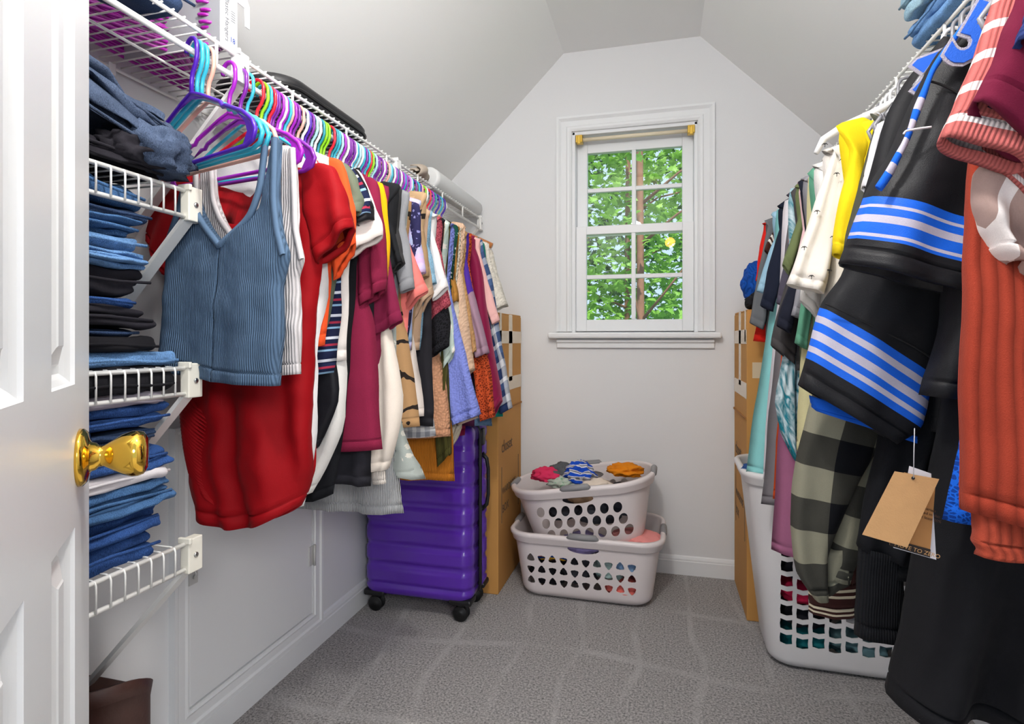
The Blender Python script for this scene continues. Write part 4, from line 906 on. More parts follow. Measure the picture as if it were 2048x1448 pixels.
nk = [(398, 300), (404, 400), (420, 450), (452, 492), (485, 470), (515, 420), (533, 370), (545, 300)]
# the body is two lofts so that the V neck is really open
def vtank(label, pl, mat, trim, seed, outL, outR, neckL, neckR, vx, botL, botR, th, group=LG):
    r = root_at('tank_top', label, 'tank top', pl, 0, pl.px(*botR[-1])[1], group)
    # shoulder straps flaring into the chest, left and right of the V
    n1, n2 = Q(pl, neckL + [vx]), Q(pl, neckR + [vx]); o1, o2 = Q(pl, outL), Q(pl, outR)
    bl_, br_ = Q(pl, botL), Q(pl, botR); cb = ((bl_[-1][0] + br_[-1][0]) / 2 + .004, (bl_[-1][1] + br_[-1][1]) / 2 - .010)
    nv = n1[-1]
    def plen(q_): return sum(math.hypot(b[0] - a[0], b[1] - a[1]) for a, b in zip(q_, q_[1:]))
    n1 = [cm(n1, i / 12) for i in range(13)]; n2 = [cm(n2, i / 12) for i in range(13)]
    mid_ = [(nv[0] + (cb[0] - nv[0]) * f, nv[1] + (cb[1] - nv[1]) * f) for f in (.03, .06, .1, .2, .4, .6, .8, 1)]
    for LL, RR, e_ in ((o1 + bl_[1:], n1 + [(x + .0004, z) for x, z in mid_], (1, 0)), (n2 + [(x - .0004, z) for x, z in mid_], o2 + br_[1:], (0, 1))):
        inner_ = RR if e_ == (1, 0) else LL; tv = plen(n1) / plen(inner_)
        cloth('body', pl, LL, RR, mat, r, (.006, th), .006, 64, 26, seed, gx=(n2[0][1], cb[1]), ethin=e_, tv=tv - .045, lam=.14, wrink=.0016)
    for path, nm in ((neckL + [vx] + neckR[::-1], 'neck_binding'), (outL, 'armhole_binding'), (outR, 'armhole_binding')):
        P2 = Q(pl, path) if nm != 'neck_binding' else n1 + n2[-2::-1]; mb = MB(); N = 60; pts = []
        for i in range(N + 1): p = cm(P2, i / N); pts.append(pl.P(p[0], p[1], th * .55 + .002) - Vector(r.location))
        vs = []; fs = []
        for i, p in enumerate(pts):
            d = (pts[min(i + 1, N)] - pts[max(i - 1, 0)]).normalized(); s_ = pl.n.cross(d).normalized() * .0065
            for o_ in (-s_ - pl.n * .002, -s_ * .8 + pl.n * .0035, s_ * .8 + pl.n * .0035, s_ - pl.n * .002): vs.append(p + o_)
        for i in range(N):
            for k in range(4): fs.append((i * 4 + k, i * 4 + (k + 1) % 4, i * 4 + 4 + (k + 1) % 4, i * 4 + 4 + k))
        mb.add(vs, fs).build(nm, trim, r)
    return r
ptw = Pl(XS, 1.0, R(-10)); M_tw = fab('#d8d2d2', 'rib', p=.006); M_twt = fab('#dcd6d6')
vtank('white ribbed tank top, hanging just behind the blue-grey one', ptw, M_tw, M_twt, 420,
      [(402, 335), (402, 400), (398, 440), (385, 500)], [(594, 300), (598, 400), (600, 460), (612, 520)],
      [(432, 335), (436, 400), (450, 440)], [(556, 300), (545, 380), (520, 440)], (474, 474),
      [(388, 480), (392, 560), (395, 700), (390, 745)], [(611, 512), (600, 560), (604, 660), (600, 748)], .018)
hanger('magenta', 1, 1.003, 'magenta plastic hanger with flat shoulder plates, inside the white tank top', 'hangers on the left rod', R(-12), True)
vtank('blue-grey ribbed V-neck tank top, frontmost garment of the left row', pt, M_tb, M_tbt, 410,
      [(380, 385), (372, 420), (352, 480), (338, 512)], [(563, 280), (560, 400), (566, 460), (578, 512)],
      [(398, 380), (404, 420), (422, 455)], [(545, 283), (533, 380), (510, 440)], (452, 494),
      [(338, 508), (342, 560), (334, 650), (330, 735)], [(578, 508), (566, 570), (566, 680), (556, 772)], .022)
tagp = empty('x', (0, 0, 0)); bpy.data.objects.remove(tagp)
for c_, y_, lb, a_ in (('deep purple', .905, 'deep purple plastic hanger, front of the bunch at the near end of the left rod', -19), ('turquoise', .918, 'turquoise plastic hanger, directly behind the front purple one', -18), ('turquoise', .930, 'turquoise plastic hanger holding the blue-grey tank top', -17), ('peach', .946, 'peach plastic hanger, rearmost of the front bunch on the left rod', -16)):
    hanger(c_, 1, y_, lb, 'hangers on the left rod', R(a_), c_ == 'deep purple', slim=False)
# ------------------------------------------------------------------ right row, far to near
RG = 'garments hanging on the right rod'
def RGm(*k, **kw): kw.setdefault('group', RG); return garment(k[0], k[1], k[2], -1, *k[3:], **kw)
RGm('tshirt', 'bright red t-shirt, farthest garment of the right row', 't-shirt', 2.24, fab('#e5261c'), (1511, 560), (1525, 570), outer=[(1531, 445), (1520, 490)], hem=(1506, 682), hc='white')
RGm('tshirt', 'mid grey t-shirt, hanging right in front of the red one', 't-shirt', 2.19, fab('#6f7174'), (1499, 645), (1526, 660), outer=[(1535, 450), (1515, 550)], hem=(1530, 690), hc='dark grey')
RGm('knit_polo', 'brown knit shirt with white double stripes, short narrow sleeve', 'shirt', 2.13, fab('#4a2a22', 'bands', bands=[(0, '#4a2a22'), (.45, '#ece6dc'), (.58, '#4a2a22'), (.70, '#ece6dc'), (.83, '#4a2a22')], period=.055), (1528, 500), (1542, 512), outer=[(1583, 395), (1556, 442)], sh=(.15, -.14), hem=(1560, 690), hc='white')
RGm('tshirt', 'light blue t-shirt, between the brown striped and the navy one', 't-shirt', 2.07, fab('#9fc6dd'), (1512, 582), (1530, 588), outer=[(1560, 450), (1535, 510)], hem=(1545, 690), hc='dark grey')
RGm('long_tshirt', 'aqua blue long t-shirt, hem resting on the hamper rim', 't-shirt', 2.03, fab('#8fd3d3'), hem=(1492, 946), bodyR=[(1548, 560), (1530, 690), (1508, 820)], th=.016, hc='white')
RGm('tshirt', 'navy t-shirt, broad sleeve in the middle of the right row', 't-shirt', 1.97, fab('#1e2334'), (1520, 610), (1546, 624), outer=[(1590, 390), (1562, 450), (1535, 540)], hem=(1560, 700), th=.015, hc='white')
RGm('long_tshirt', 'white long t-shirt, hem hanging over the hamper beside the aqua one', 't-shirt', 1.91, fab('#e9e4ea'), hem=(1526, 958), bodyR=[(1560, 560), (1545, 700), (1530, 860)], th=.018, hc='white')
RGm('shorts', 'grey shorts, hem just below the white long t-shirt', 'shorts', 1.90, fab('#7d787c'), hem=(1522, 1008), kind='wide', sag=0, hc='grey')
RGm('shorts', 'orange shorts, square corner above the hamper', 'shorts', 1.87, fab('#f05a22'), hem=(1546, 998), kind='wide', sag=0, hc='white')
RGm('sweatpants', 'mauve pink sweatpants, leg hanging in front of the hamper', 'trousers', 1.84, fab('#a26383'), hem=(1543, 1100), kind='wide', sag=.03, hc='dark grey')
RGm('tshirt', 'plum grey t-shirt, sleeve edge left of the olive one', 't-shirt', 1.82, fab('#55505f'), (1552, 605), (1572, 615), outer=[(1607, 370), (1580, 470)], hem=(1585, 730), hc='white')
RGm('hoodie', 'teal and white tie-dye hoodie, crumpled sleeve below the navy tops', 'hoodie', 1.79, fab('#1e7d8e', 'tiedye', '#d3e4ea', p=.05), (1560, 860), (1592, 925), outer=[(1580, 600), (1560, 740), (1549, 800)], inner=[(1590, 740)], hem=(1580, 900), th=.024, fold=.010, hc='grey')
RGm('sweatshirt', 'charcoal sweatshirt, rolled cuff above the tie-dye hoodie', 'sweatshirt', 1.76, fab('#4a4748'), (1540, 690), (1590, 730), outer=[(1600, 470), (1560, 600)], hem=(1590, 740), th=.022, hc='dark grey')
RGm('tshirt', 'olive green t-shirt, sleeve right behind the white palm-tree shirt', 't-shirt', 1.73, fab('#6c7850'), (1564, 528), (1578, 550), outer=[(1624, 350), (1598, 430)], hem=(1600, 740), hc='white')
RGm('tshirt', 'pale pink t-shirt, sleeve below the palm-tree shirt', 't-shirt', 1.69, fab('#e9c3c6'), (1572, 612), (1592, 620), outer=[(1632, 350), (1600, 480)], hem=(1605, 740), hc='white')
RGm('tshirt', 'dark navy t-shirt, sleeve hem under the pale pink one', 't-shirt', 1.67, fab('#20222f'), (1552, 650), (1582, 668), outer=[(1620, 450), (1580, 560)], hem=(1600, 760), th=.014, hc='grey')
RGm('tshirt', 'grey heather t-shirt, wide sleeve hem under the palm-tree shirt', 't-shirt', 1.64, fab('#95939a', var=.22), (1581, 630), (1620, 642), outer=[(1640, 370), (1610, 500)], hem=(1610, 760), th=.014, hc='white')
RGm('long_shirt', 'pale yellow long shirt, thin strip left of the plaid flannel', 'shirt', 1.61, fab('#cfc79a'), hem=(1592, 900), bodyR=[(1610, 600), (1598, 740)], hc='white')
RGm('tshirt', 'sea green t-shirt, sleeve below the grey heather one', 't-shirt', 1.58, fab('#5f9a80'), (1588, 685), (1616, 700), outer=[(1650, 400), (1610, 560)], hem=(1625, 780), hc='white')
RGm('tshirt', 'white plain t-shirt, directly behind the palm-tree shirt', 't-shirt', 1.53, fab('#ebe8e4'), (1598, 600), (1640, 640), outer=[(1655, 340), (1625, 450)], hem=(1625, 800), hc='grey')
pr_ = RGm('palm_shirt', 'white shirt scattered with small black palm trees, on a white hanger', 'shirt', 1.45, fab('#ece6df', var=.05), (1572, 568), (1648, 588), outer=[(1662, 300), (1625, 420), (1590, 520)], hem=(1640, 800), th=.022, sh=(.205, -.16))
# the palm motifs, small printed marks standing on the cloth
mk = plain('black_print', '#1a1a20', .8); pp = Pl(XRS, 1.45)
for (u, v) in ((1706, 263), (1674, 330), (1663, 357), (1625, 430), (1656, 480), (1614, 556), (1600, 500), (1640, 300), (1648, 545)):
    x, z = pp.px(u, v); mb = MB(); q0 = pp.P(x, z, .040) - Vector(pr_.location); s_ = .006
    mb.tube([q0 + Vector((0, 0, -s_ * 1.1)), q0 + Vector((s_ * .1, 0, 0))], .0007, 5)
    for k in range(5): a = R(k * 45); mb.tube([q0, q0 + Vector((math.cos(a) * s_ * .6, 0, math.sin(a) * s_ * .45 + s_ * .1)), q0 + Vector((math.cos(a) * s_ * 1.0, 0, math.sin(a) * s_ * .35 - s_ * .25))], .0007, 5)
    mb.build('palm_motif', mk, pr_)
pwh = tag(empty('clothes_hanger', (XRS, 1.44, ROD_R + .0155), PI), 'white wide plastic hanger arching over the palm-tree shirt', 'hanger', 'hangers on the right rod')
MB().tube([(.02, 0, -.06), (.10, 0, -.10), (.16, 0, -.125), (.20, 0, -.15), (.215, 0, -.18)], [.009, .009, .009, .008, .006], 10).tube([(-.02, 0, -.06), (-.10, 0, -.10), (-.16, 0, -.125), (-.20, 0, -.15), (-.215, 0, -.18)], [.009, .009, .009, .008, .006], 10).tube([(-.02, 0, -.06), (0, 0, -.055), (.02, 0, -.06)], .009, 10).build('arms', HMAT['white'], pwh)
MB().tube([(-.019, 0, -.012), (-.012, 0, .004), (0, 0, .001), (.014, 0, -.002), (.019, 0, -.02), (0, 0, -.045), (0, 0, -.06)], .0025, 8).build('hook', M_steel, pwh)
RGm('sweatshirt', 'bright yellow sweatshirt, between the palm-tree shirt and the dark jerseys', 'sweatshirt', 1.31, fab('#efd11d'), (1664, 508), (1700, 520), outer=[(1698, 300), (1682, 380), (1668, 450)], hem=(1690, 760), th=.018, hc='white', sh=(.21, -.15))
RGm('tshirt', 'dark olive t-shirt, thin strip right of the yellow sweatshirt', 't-shirt', 1.27, fab('#4c4d44'), (1684, 498), (1712, 515), outer=[(1746, 260), (1728, 330), (1706, 410)], sh=(.15, -.16), hem=(1720, 800), hc='grey')
RGm('tshirt', 'white t-shirt, thin edge left of the dark jerseys', 't-shirt', 1.235, fab('#dedde2'), (1724, 372), (1736, 390), outer=[(1752, 250), (1738, 310)], sh=(.14, -.17), hem=(1720, 800), hc='grey')
# ---- custom garments at the near end of the right row
def cust(name, label, cat, Y, a, pieces, hc=None, zb=None):
    pl = Pl(XRS, Y, R(a)); zr = [pl.px(*p)[1] for _, A, B, *_r in pieces for p in (A[-1], B[-1])]
    r = root_at(name, label, cat, pl, 0, min(zr), RG); out = []
    for nm, A, B, mat, kw in pieces: 
        GN[0] += 1; out.append(cloth(nm, pl, Q(pl, A), Q(pl, B), mat, r, seed=GN[0], **kw))
    if hc: hanger(hc, -1, Y, '%s plastic hanger inside the %s' % (hc, label.split(',')[0]), 'hangers on the right rod', R(a))
    return r, pl
k_long = dict(th=(.012, .03), fold=.016, rows=40, cols=22, lam=.14)
M_fl = fab('#0d0e13', 'plaid', '#858270', bands=['#3d3c36'], period=.115)
cust('striped_sweater', 'brown sweater with cream stripes, ribbed hem below the plaid flannel', 'sweater', 1.24, 0, [
    ('body', [(1722, 500), (1690, 700), (1640, 950), (1615, 1165)], [(1800, 500), (1800, 800), (1730, 1000), (1712, 1165)], fab('#3f2320'), dict(th=(.01, .02), fold=.008, hem=False)),
    ('ribbed_hem', [(1616, 1160), (1618, 1224)], [(1716, 1160), (1712, 1228)], fab('#3f2320', 'bands', bands=[(0, '#3f2320'), (.16, '#ddd0b4'), (.24, '#3f2320'), (.34, '#ddd0b4'), (.42, '#3f2320'), (.72, '#ddd0b4'), (.79, '#3f2320'), (.86, '#ddd0b4'), (.92, '#3f2320')], period=1.0), dict(th=(.020, .020), fold=.004, rows=12, frac=True))], 'grey')
cust('flannel_shirt', 'black and olive buffalo-plaid flannel shirt, long sleeve hanging under the blue-striped jersey', 'flannel shirt', 1.18, 0, [
    ('body', [(1800, 260), (1770, 500), (1700, 760), (1672, 1000), (1650, 1150)], [(1900, 300), (1900, 500), (1850, 800), (1765, 1000), (1700, 1165)], M_fl, dict(th=(.012, .020), fold=.008, rows=36, cols=18)),
    ('sleeve', [(1735, 420), (1680, 600), (1622, 780), (1590, 900), (1576, 1040), (1586, 1130), (1618, 1182)], [(1850, 480), (1860, 650), (1830, 800), (1745, 905), (1688, 1010), (1655, 1100), (1652, 1190)], M_fl, dict(th=(.016, .034), fold=.009, rows=44, cols=20, off=.012)),
    ('cuff', [(1640, 1100), (1652, 1190)], [(1694, 1090), (1698, 1160)], M_fl, dict(th=(.02, .02), fold=.003, rows=8))], 'dark grey')
cust('black_sweater', 'black knitted sweater, ribbed cuffs hanging right of the plaid flannel', 'sweater', 1.10, 0, [
    ('body', [(1860, 220), (1830, 500), (1790, 800), (1735, 1000), (1722, 1150)], [(2000, 300), (2000, 700), (1960, 1000), (1900, 1150)], fab('#101114'), dict(th=(.01, .024), fold=.01, rows=30, cols=16)),
    ('sleeve', [(1800, 500), (1780, 760), (1735, 950), (1712, 1090)], [(1880, 500), (1880, 800), (1840, 950), (1800, 1120)], fab('#131418'), dict(th=(.016, .03), fold=.006, rows=30, cols=16, off=.006, hem=False)),
    ('cuff', [(1714, 1085), (1709, 1180), (1706, 1265)], [(1802, 1110), (1806, 1180), (1802, 1278)], fab('#17181c', 'rib', p=.004), dict(th=(.022, .018), fold=.003, rows=14, cols=16, off=.006))], 'dark grey')
cust('black_dress', 'long black sweat dress, nearly touching the carpet at the lower right', 'dress', 1.02, 0, [
    ('body', [(1920, 200), (1905, 500), (1890, 780), (1866, 950), (1832, 1110), (1800, 1260), (1773, 1388)], [(2140, 200), (2170, 500), (2170, 800), (2180, 1000), (2190, 1200), (2200, 1500)], fab('#18181b'), dict(th=(.014, .07), fold=.030, rows=60, cols=44, lam=.22, wrink=.002))], 'grey')
JB = '#1d62d6'; JG = '#b9b4c4'; JK = '#1c1c1f'
bA = [(0, JK), (.745, JB), (.775, JG), (.788, JB), (.816, JG), (.842, JB), (.880, JG), (.892, JB), (.905, JK)]
bB = [(0, JK), (.779, JB), (.804, JG), (.823, JB), (.846, JG), (.870, JB), (.889, JG), (.904, JB), (.922, JK)]
def numeral(ch, r, pl, u, v, size, rot, off):
    x, z = pl.px(u, v); p = pl.P(x, z, off) - Vector(r.location)
    Mx = Matrix.Translation(p) @ Matrix.Rotation(pl.a, 4, 'Z') @ Matrix.Rotation(PI / 2, 4, 'X') @ Matrix.Rotation(R(rot), 4, 'Z') @ Matrix.Scale(.72, 4, (1, 0, 0))
    text(ch, size, Mx, plain('silver_braid', '#b5aeb8', .7, bump=.8, bscale=600), r, 'numeral_outline', .0012, 'CENTER', .0075)
    text(ch, size, Matrix.Translation(pl.n * .0018) @ Mx, plain('blue_twill', '#1f66dc', .6, bump=.4, bscale=700), r, 'numeral', .0012, 'CENTER', .003)
r, pl = cust('football_jersey', 'black jersey with knitted blue and grey sleeve stripes, rear one of the pair', 'jersey', 1.08, 0, [
    ('body', [(1930, 45), (1880, 160), (1850, 400), (1850, 700), (1850, 860)], [(2120, 60), (2160, 300), (2160, 600), (2140, 870)], fab(JK, rough=.55), dict(th=(.012, .035), fold=.014, rows=36, cols=24)),
    ('sleeve', [(1880, 80), (1808, 165), (1768, 235), (1740, 330), (1712, 430), (1680, 545), (1637, 610), (1592, 768)], [(2010, 200), (1985, 400), (1930, 600), (1866, 722), (1838, 850), (1788, 886)], fab(JK, 'bands', bands=bB, rough=.6), dict(th=(.016, .036), fold=.008, rows=56, cols=26, frac=True, lam=.16, off=.012)),
    ('lining', [(1618, 790), (1622, 812), (1632, 822)], [(1800, 850), (1855, 880), (1858, 894)], fab(JB), dict(th=(.01, .012), fold=.003, rows=8, off=.0))], 'grey')
numeral('4', r, pl, 1795, 205, .125, -42, .058)
def thread(nm, pts, rad, off, mat):
    P2 = Q(pl, pts); n = 36; MB().tube([pl.P(*cm(P2, i / n), off) - Vector(r.location) for i in range(n + 1)], rad, 5).build(nm, mat, r)
M_thr = plain('silver_thread', '#a9a19c', .5)
thread('embroidery', [(1884, 666), (1888, 680), (1882, 692), (1894, 700), (1896, 712), (1884, 720), (1883, 732), (1900, 736), (1925, 736)], .0011, .052, M_thr)
thread('embroidery', [(1858, 752), (1872, 746), (1890, 744), (1908, 752), (1922, 764)], .0011, .052, M_thr)
thread('seam', [(1635, 611), (1680, 632), (1740, 662), (1800, 692), (1850, 724)], .0016, .050, plain('black_seam', '#0e0e10', .7))
r, pl = cust('football_jersey', 'black numbered jersey with printed blue sleeve stripes, nearer one of the pair', 'jersey', .97, 0, [
    ('body', [(1975, 35), (1930, 150), (1900, 400), (1880, 640), (1840, 790)], [(2160, 60), (2200, 300), (2200, 600), (2180, 820)], fab(JK, rough=.5), dict(th=(.012, .035), fold=.012, rows=36, cols=24)),
    ('sleeve', [(1955, 42), (1866, 115), (1812, 215), (1765, 322), (1724, 395), (1675, 527)], [(2050, 100), (2035, 250), (2000, 420), (1962, 605)], fab(JK, 'bands', bands=bA, rough=.42), dict(th=(.018, .040), fold=.008, rows=56, cols=26, frac=True, lam=.17, off=.014)),
    ('piping', [(1885, 88), (1826, 170), (1795, 250), (1766, 320), (1722, 392)], [(1893, 92), (1836, 178), (1806, 258), (1776, 330), (1735, 402)], fab(JB, 'bands', bands=[(0, JB), (.45, JG), (.52, JB), (.58, JG), (.64, JB), (.69, JG), (.78, JB), (.84, JG), (.9, JB)]), dict(th=(.004, .004), fold=0, rows=30, cols=4, frac=True, off=.058, wrink=.0004))], 'grey')
numeral('5', r, pl, 1872, 162, .115, -28, .062)
def thread(nm, pts, rad, off, mat):
    P2 = Q(pl, pts); n = 28; MB().tube([pl.P(*cm(P2, i / n), off) - Vector(r.location) for i in range(n + 1)], rad, 6).build(nm, mat, r)
thread('seam', [(1824, 192), (1850, 200), (1878, 215), (1900, 238)], .0016, .052, plain('black_seam', '#0e0e10', .7))
thread('tag_barb', [(1770, 300), (1775, 294), (1798, 290), (1821, 287)], .0016, .068, plain('clear_white_plastic', '#e6e2e4', .3))
# seams on the jersey sleeves
for (A, B, off) in (((1758, 192), (1900, 238), .0),): pass
cust('mesh_jersey', 'bright blue mesh jersey, hem showing left of the orange ribbed sweater', 'jersey', .93, 0, [
    ('body', [(1960, 300), (1940, 700), (1915, 900), (1884, 1038)], [(2180, 300), (2180, 800), (2170, 1000), (2160, 1120)], fab('#1a66dc', 'lace', '#0f3f98', p=.006), dict(th=(.012, .02), fold=.01, rows=36, cols=20, sag=-.01))], 'dark grey')
M_or = fab('#9f3c29', 'rib', p=.014, sheen=.3, weave=.6, var=.25); M_or2 = fab('#a74531', 'rib', p=.011, sheen=.3, var=.25)
cust('knit_sweater', 'burnt orange chenille ribbed sweater, hanging longest at the right edge', 'sweater', .86, 0, [
    ('body', [(1985, 150), (1938, 300), (1928, 420), (1922, 700), (1924, 1020)], [(2260, 150), (2270, 400), (2250, 700), (2240, 1080)], M_or, dict(th=(.014, .030), fold=.008, rows=44, cols=36, lam=.12)),
    ('cuff', [(1945, 1010), (1948, 1108)], [(2260, 1060), (2250, 1130)], M_or2, dict(th=(.024, .026), fold=.005, rows=14, cols=30, off=-.004))], 'grey')
cust('striped_shirt', 'taupe and white striped top, rolled crumpled sleeve at the right edge', 'shirt', .82, 0, [
    ('sleeve', [(1985, 310), (1957, 340), (1953, 400), (1975, 460), (2020, 520)], [(2110, 300), (2120, 380), (2110, 470), (2070, 560)], fab('#a98f87', 'vbands', bands=[(0, '#a98f87'), (.68, '#e9e0dc')], period=.05), dict(th=(.02, .038), fold=.020, rows=30, cols=24, lam=.10, wrink=.006, grow=.7))], 'grey')
cust('striped_tee', 'salmon pink ribbed t-shirt with white stripes, at the right edge', 't-shirt', .79, 0, [
    ('sleeve', [(1995, -40), (1960, 60), (1925, 170), (1883, 273)], [(2150, -60), (2130, 120), (2100, 240), (2030, 352)], fab('#c86a66', 'ribbands', bands=[(0, '#c86a66'), (.70, '#eadcda'), (1.0, '#c86a66')], period=.039, p=.0045), dict(th=(.014, .034), fold=.007, rows=40, cols=26, lam=.12, off=.008)),
    ('body', [(2030, -60), (2020, 100), (1990, 250), (1985, 300)], [(2260, -60), (2300, 200), (2300, 700)], fab('#c86a66', 'ribbands', bands=[(0, '#c86a66'), (.70, '#eadcda'), (1.0, '#c86a66')], period=.039, p=.0045), dict(th=(.012, .02), fold=.006, rows=30, cols=16, off=-.02))], 'turquoise')
cust('tshirt', 'dark navy t-shirt, lining edge under the maroon sleeve', 't-shirt', .765, 0, [
    ('sleeve', [(2052, -20), (2010, 100), (1965, 215)], [(2200, 0), (2190, 160), (2120, 330)], fab('#171a2a'), dict(th=(.012, .024), fold=.006, rows=24, cols=14))], 'dark grey')
cust('tshirt', 'maroon t-shirt, nearest sleeve at the top right corner', 't-shirt', .745, 0, [
    ('sleeve', [(2062, -80), (2020, 30), (1980, 130), (1944, 203)], [(2230, -80), (2230, 80), (2200, 240), (2085, 322)], fab('#64122f'), dict(th=(.014, .032), fold=.007, rows=34, cols=20, lam=.12))], 'dark grey')
cust('fleece_sweater', 'navy blue fleece, corner of a sleeve nearest the camera at the right edge', 'sweater', .72, 0, [
    ('sleeve', [(2085, -60), (2050, 20), (2024, 88)], [(2240, -60), (2230, 60), (2150, 150)], fab('#27356b', 'sherpa', p=.006), dict(th=(.014, .03), fold=.006, rows=22, cols=16))], 'dark grey')
for k, y in enumerate((1.0, 1.04, 1.06, 1.13, 1.155, 1.2)):
    hanger(('dark grey', 'grey')[k % 2], -1, y, '%s plastic hanger, %s of six packed behind the numbered jersey' % (('dark grey', 'grey')[k % 2], ('first', 'second', 'third', 'fourth', 'fifth', 'last')[k]), 'hangers on the right rod', R(-6 + 3 * k))
# price tag hanging from the jersey
pl = Pl(XRS, .925); M_kraft = plain('kraft_card', '#c89a68', .85, bump=.15, bscale=500, var=.08, vscale=60); M_kr2 = plain('kraft_card_dark', '#b07c48', .85, var=.08, vscale=60)
x, z = pl.px(1811, 948); tg = tag(empty('price_tag', pl.P(x, z)), 'brown kraft paper swing tag with a white card behind, hanging from the black jersey', 'tag')
def card(name, pts, off, mat, th_=.0008):
    return MB().quadprism([pl.P(*pl.px(*p), off) - Vector(tg.location) for p in pts], pl.n, th_).build(name, mat, tg)
card('front_card', [(1776, 935), (1862, 950), (1800, 1083), (1713, 1058)], .024, M_kraft)
card('back_card', [(1800, 940), (1862, 955), (1850, 1105), (1771, 1082)], .014, M_kr2)
card('band', [(1772, 1070), (1851, 1091), (1850, 1107), (1771, 1084)], .0152, plain('black_band', '#2a211c', .8))
card('white_card', [(1815, 930), (1858, 945), (1868, 1116), (1783, 1092)], .006, plain('white_card', '#ece9ee', .8))
def ttxt(s, u, v, size, mat, off, rot=-13.5):
    x, z = pl.px(u, v); p = pl.P(x, z, off) - Vector(tg.location)
    text(s, size, Matrix.Translation(p) @ Matrix.Rotation(PI / 2, 4, 'X') @ Matrix.Rotation(R(rot), 4, 'Z'), mat, tg, 'printed_text', .0001)
ttxt('MOVE TO ZERO', 1779, 1083, .0078, M_kraft, .0168)
for k, s in enumerate(('Materials', 'used in this', 'at least 20%')): ttxt(s, 1829, 1010 + k * 9, .0055, plain('brown_ink', '#4a3020', .8), .0155)
mb = MB().tube([pl.P(*pl.px(1811, 850), .03) - Vector(tg.location), pl.P(*pl.px(1811, 900), .028) - Vector(tg.location), pl.P(*pl.px(1811, 947), .027) - Vector(tg.location)], .0006, 6); mb.build('string', plain('string', '#c9c9cc', .6), tg)
mb = MB().lathe([(.0008, 0), (.0022, 0), (.0022, .0004), (.0008, .0004)], Matrix.Translation(pl.P(*pl.px(1811, 948), .0252) - Vector(tg.location)) @ Matrix.Rotation(PI / 2, 4, 'X'), 12); mb.build('eyelet', plain('black_print', '#1a1a20', .8), tg)

# ------------------------------------------------------------------ folded clothes
def folded(name, label, cat, x0, x1, y0, y1, z, h, mat, seed, group, layers=2, droop=0, tilt=0, yaw=0, lip=.0, rough=.006, ytilt=0):
    """a folded garment: layers of thick cloth joined at the fold that faces the room"""
    rn = random.Random(seed); base = Vector(((x0 + x1) / 2, (y0 + y1) / 2, z)); t = tag(empty(name, base), label, cat, group); t.rotation_euler = (0, 0, R(yaw))
    lh = h / layers; mb = MB()
    for k in range(layers):
        zb = k * lh; xo = x1 + rn.uniform(-.02, .006) - (k * lip); yo0, yo1 = y0 + rn.uniform(-.01, .01), y1 + rn.uniform(-.014, .008); NX, NY = 22, 14
        prof = []
        r_ = lh / 2
        top = [(x0 + (xo - r_ - x0) * i / NX, 1) for i in range(NX + 1)]
        arc = [(xo - r_ + r_ * math.cos(a), math.sin(a)) for a in [R(75 - 15 * i) for i in range(11)]]
        slit = r_ * .25
        ring = [(x, s) for x, s in top] + arc + [(x, -1) for x, s in top[::-1]]
        rs = []
        FS = [0, .002, .007, .016, .03, .05, .08, .13, .2, .3, .4, .5, .6, .7, .8, .87, .92, .95, .97, .984, .993, .998, 1]
        for f in FS:
            e = min(f, 1 - f) * (yo1 - yo0); ed = min(1, e / max(.008, lh * .5)); ed = math.sqrt(1 - (1 - ed) ** 2) * .85 + .15 if ed < 1 else 1
            y = yo0 + (yo1 - yo0) * f; row = []
            for x, s in ring:
                x = x - (1 - ed) * .02 * max(0, min(1, (x - x1 + .1) / .1)); zc = zb + r_; hz_ = r_ * s * (ed if s > 0 else ed)
                n1 = noise.noise(Vector((x * 11, y * 11, seed * .23 + k * .05))) * rough * 1.3 + noise.noise(Vector((x * 30, y * 30, seed + k * .3))) * rough * .8
                n2 = noise.noise(Vector((zb * 40 + s * .6, y * 13, seed * 1.7 + k))) * .012
                d = max(0, (x - x1 + .06) / .06); zz = zc + hz_ + n1 - droop * d * d + tilt * (x - x1) + ytilt * (y - y1)
                row.append(Vector((x + n2 * (1 if x > x1 - .08 else 0), y + n2 * .5, zz + z)) - base)
            rs.append(row)
        mb.rings(rs)
    mb.build('folded_cloth', mat, t)
    # a stitched edge along the front of the pile
    zt = h * .5; pts = []
    for j in range(13):
        y = y0 + .01 + (y1 - y0 - .02) * j / 12
        pts.append(Vector((x1 + .001 + noise.noise(Vector((1, y * 14, seed))) * .006 - .002, y, z + zt + noise.noise(Vector((seed, y * 9, 0))) * .006 - droop + ytilt * (y - y1))) - base)
    MB().tube(pts, .0028, 6).build('hem_edge', mat, t)
    return t
dn1, dn2, dn3, dn4 = fab('#3d6491', 'denim'), fab('#244a86', 'denim'), fab('#1f3556', 'denim'), fab('#5e86b4', 'denim')
blk_, blk2, slate, navy_ = fab('#1b1a1e'), fab('#26242a'), fab('#3c4a62', 'denim'), fab('#15223f', 'denim')
grey_, white_ = fab('#a8a0ab'), fab('#ded8da')
GS = 'folded clothes on the short wire shelves'
def stack(z, items, y0, y1, x1):
    for i, (nm, lb, ct, h, m_, ly, dx, dy, kw) in enumerate(items):
        folded(nm, lb, ct, x1 - .26, x1 + dx, y0, y1 + dy, z, h * .97, m_, 30 + i + int(z * 100), GS, ly, **kw); z += h
S0 = .0056
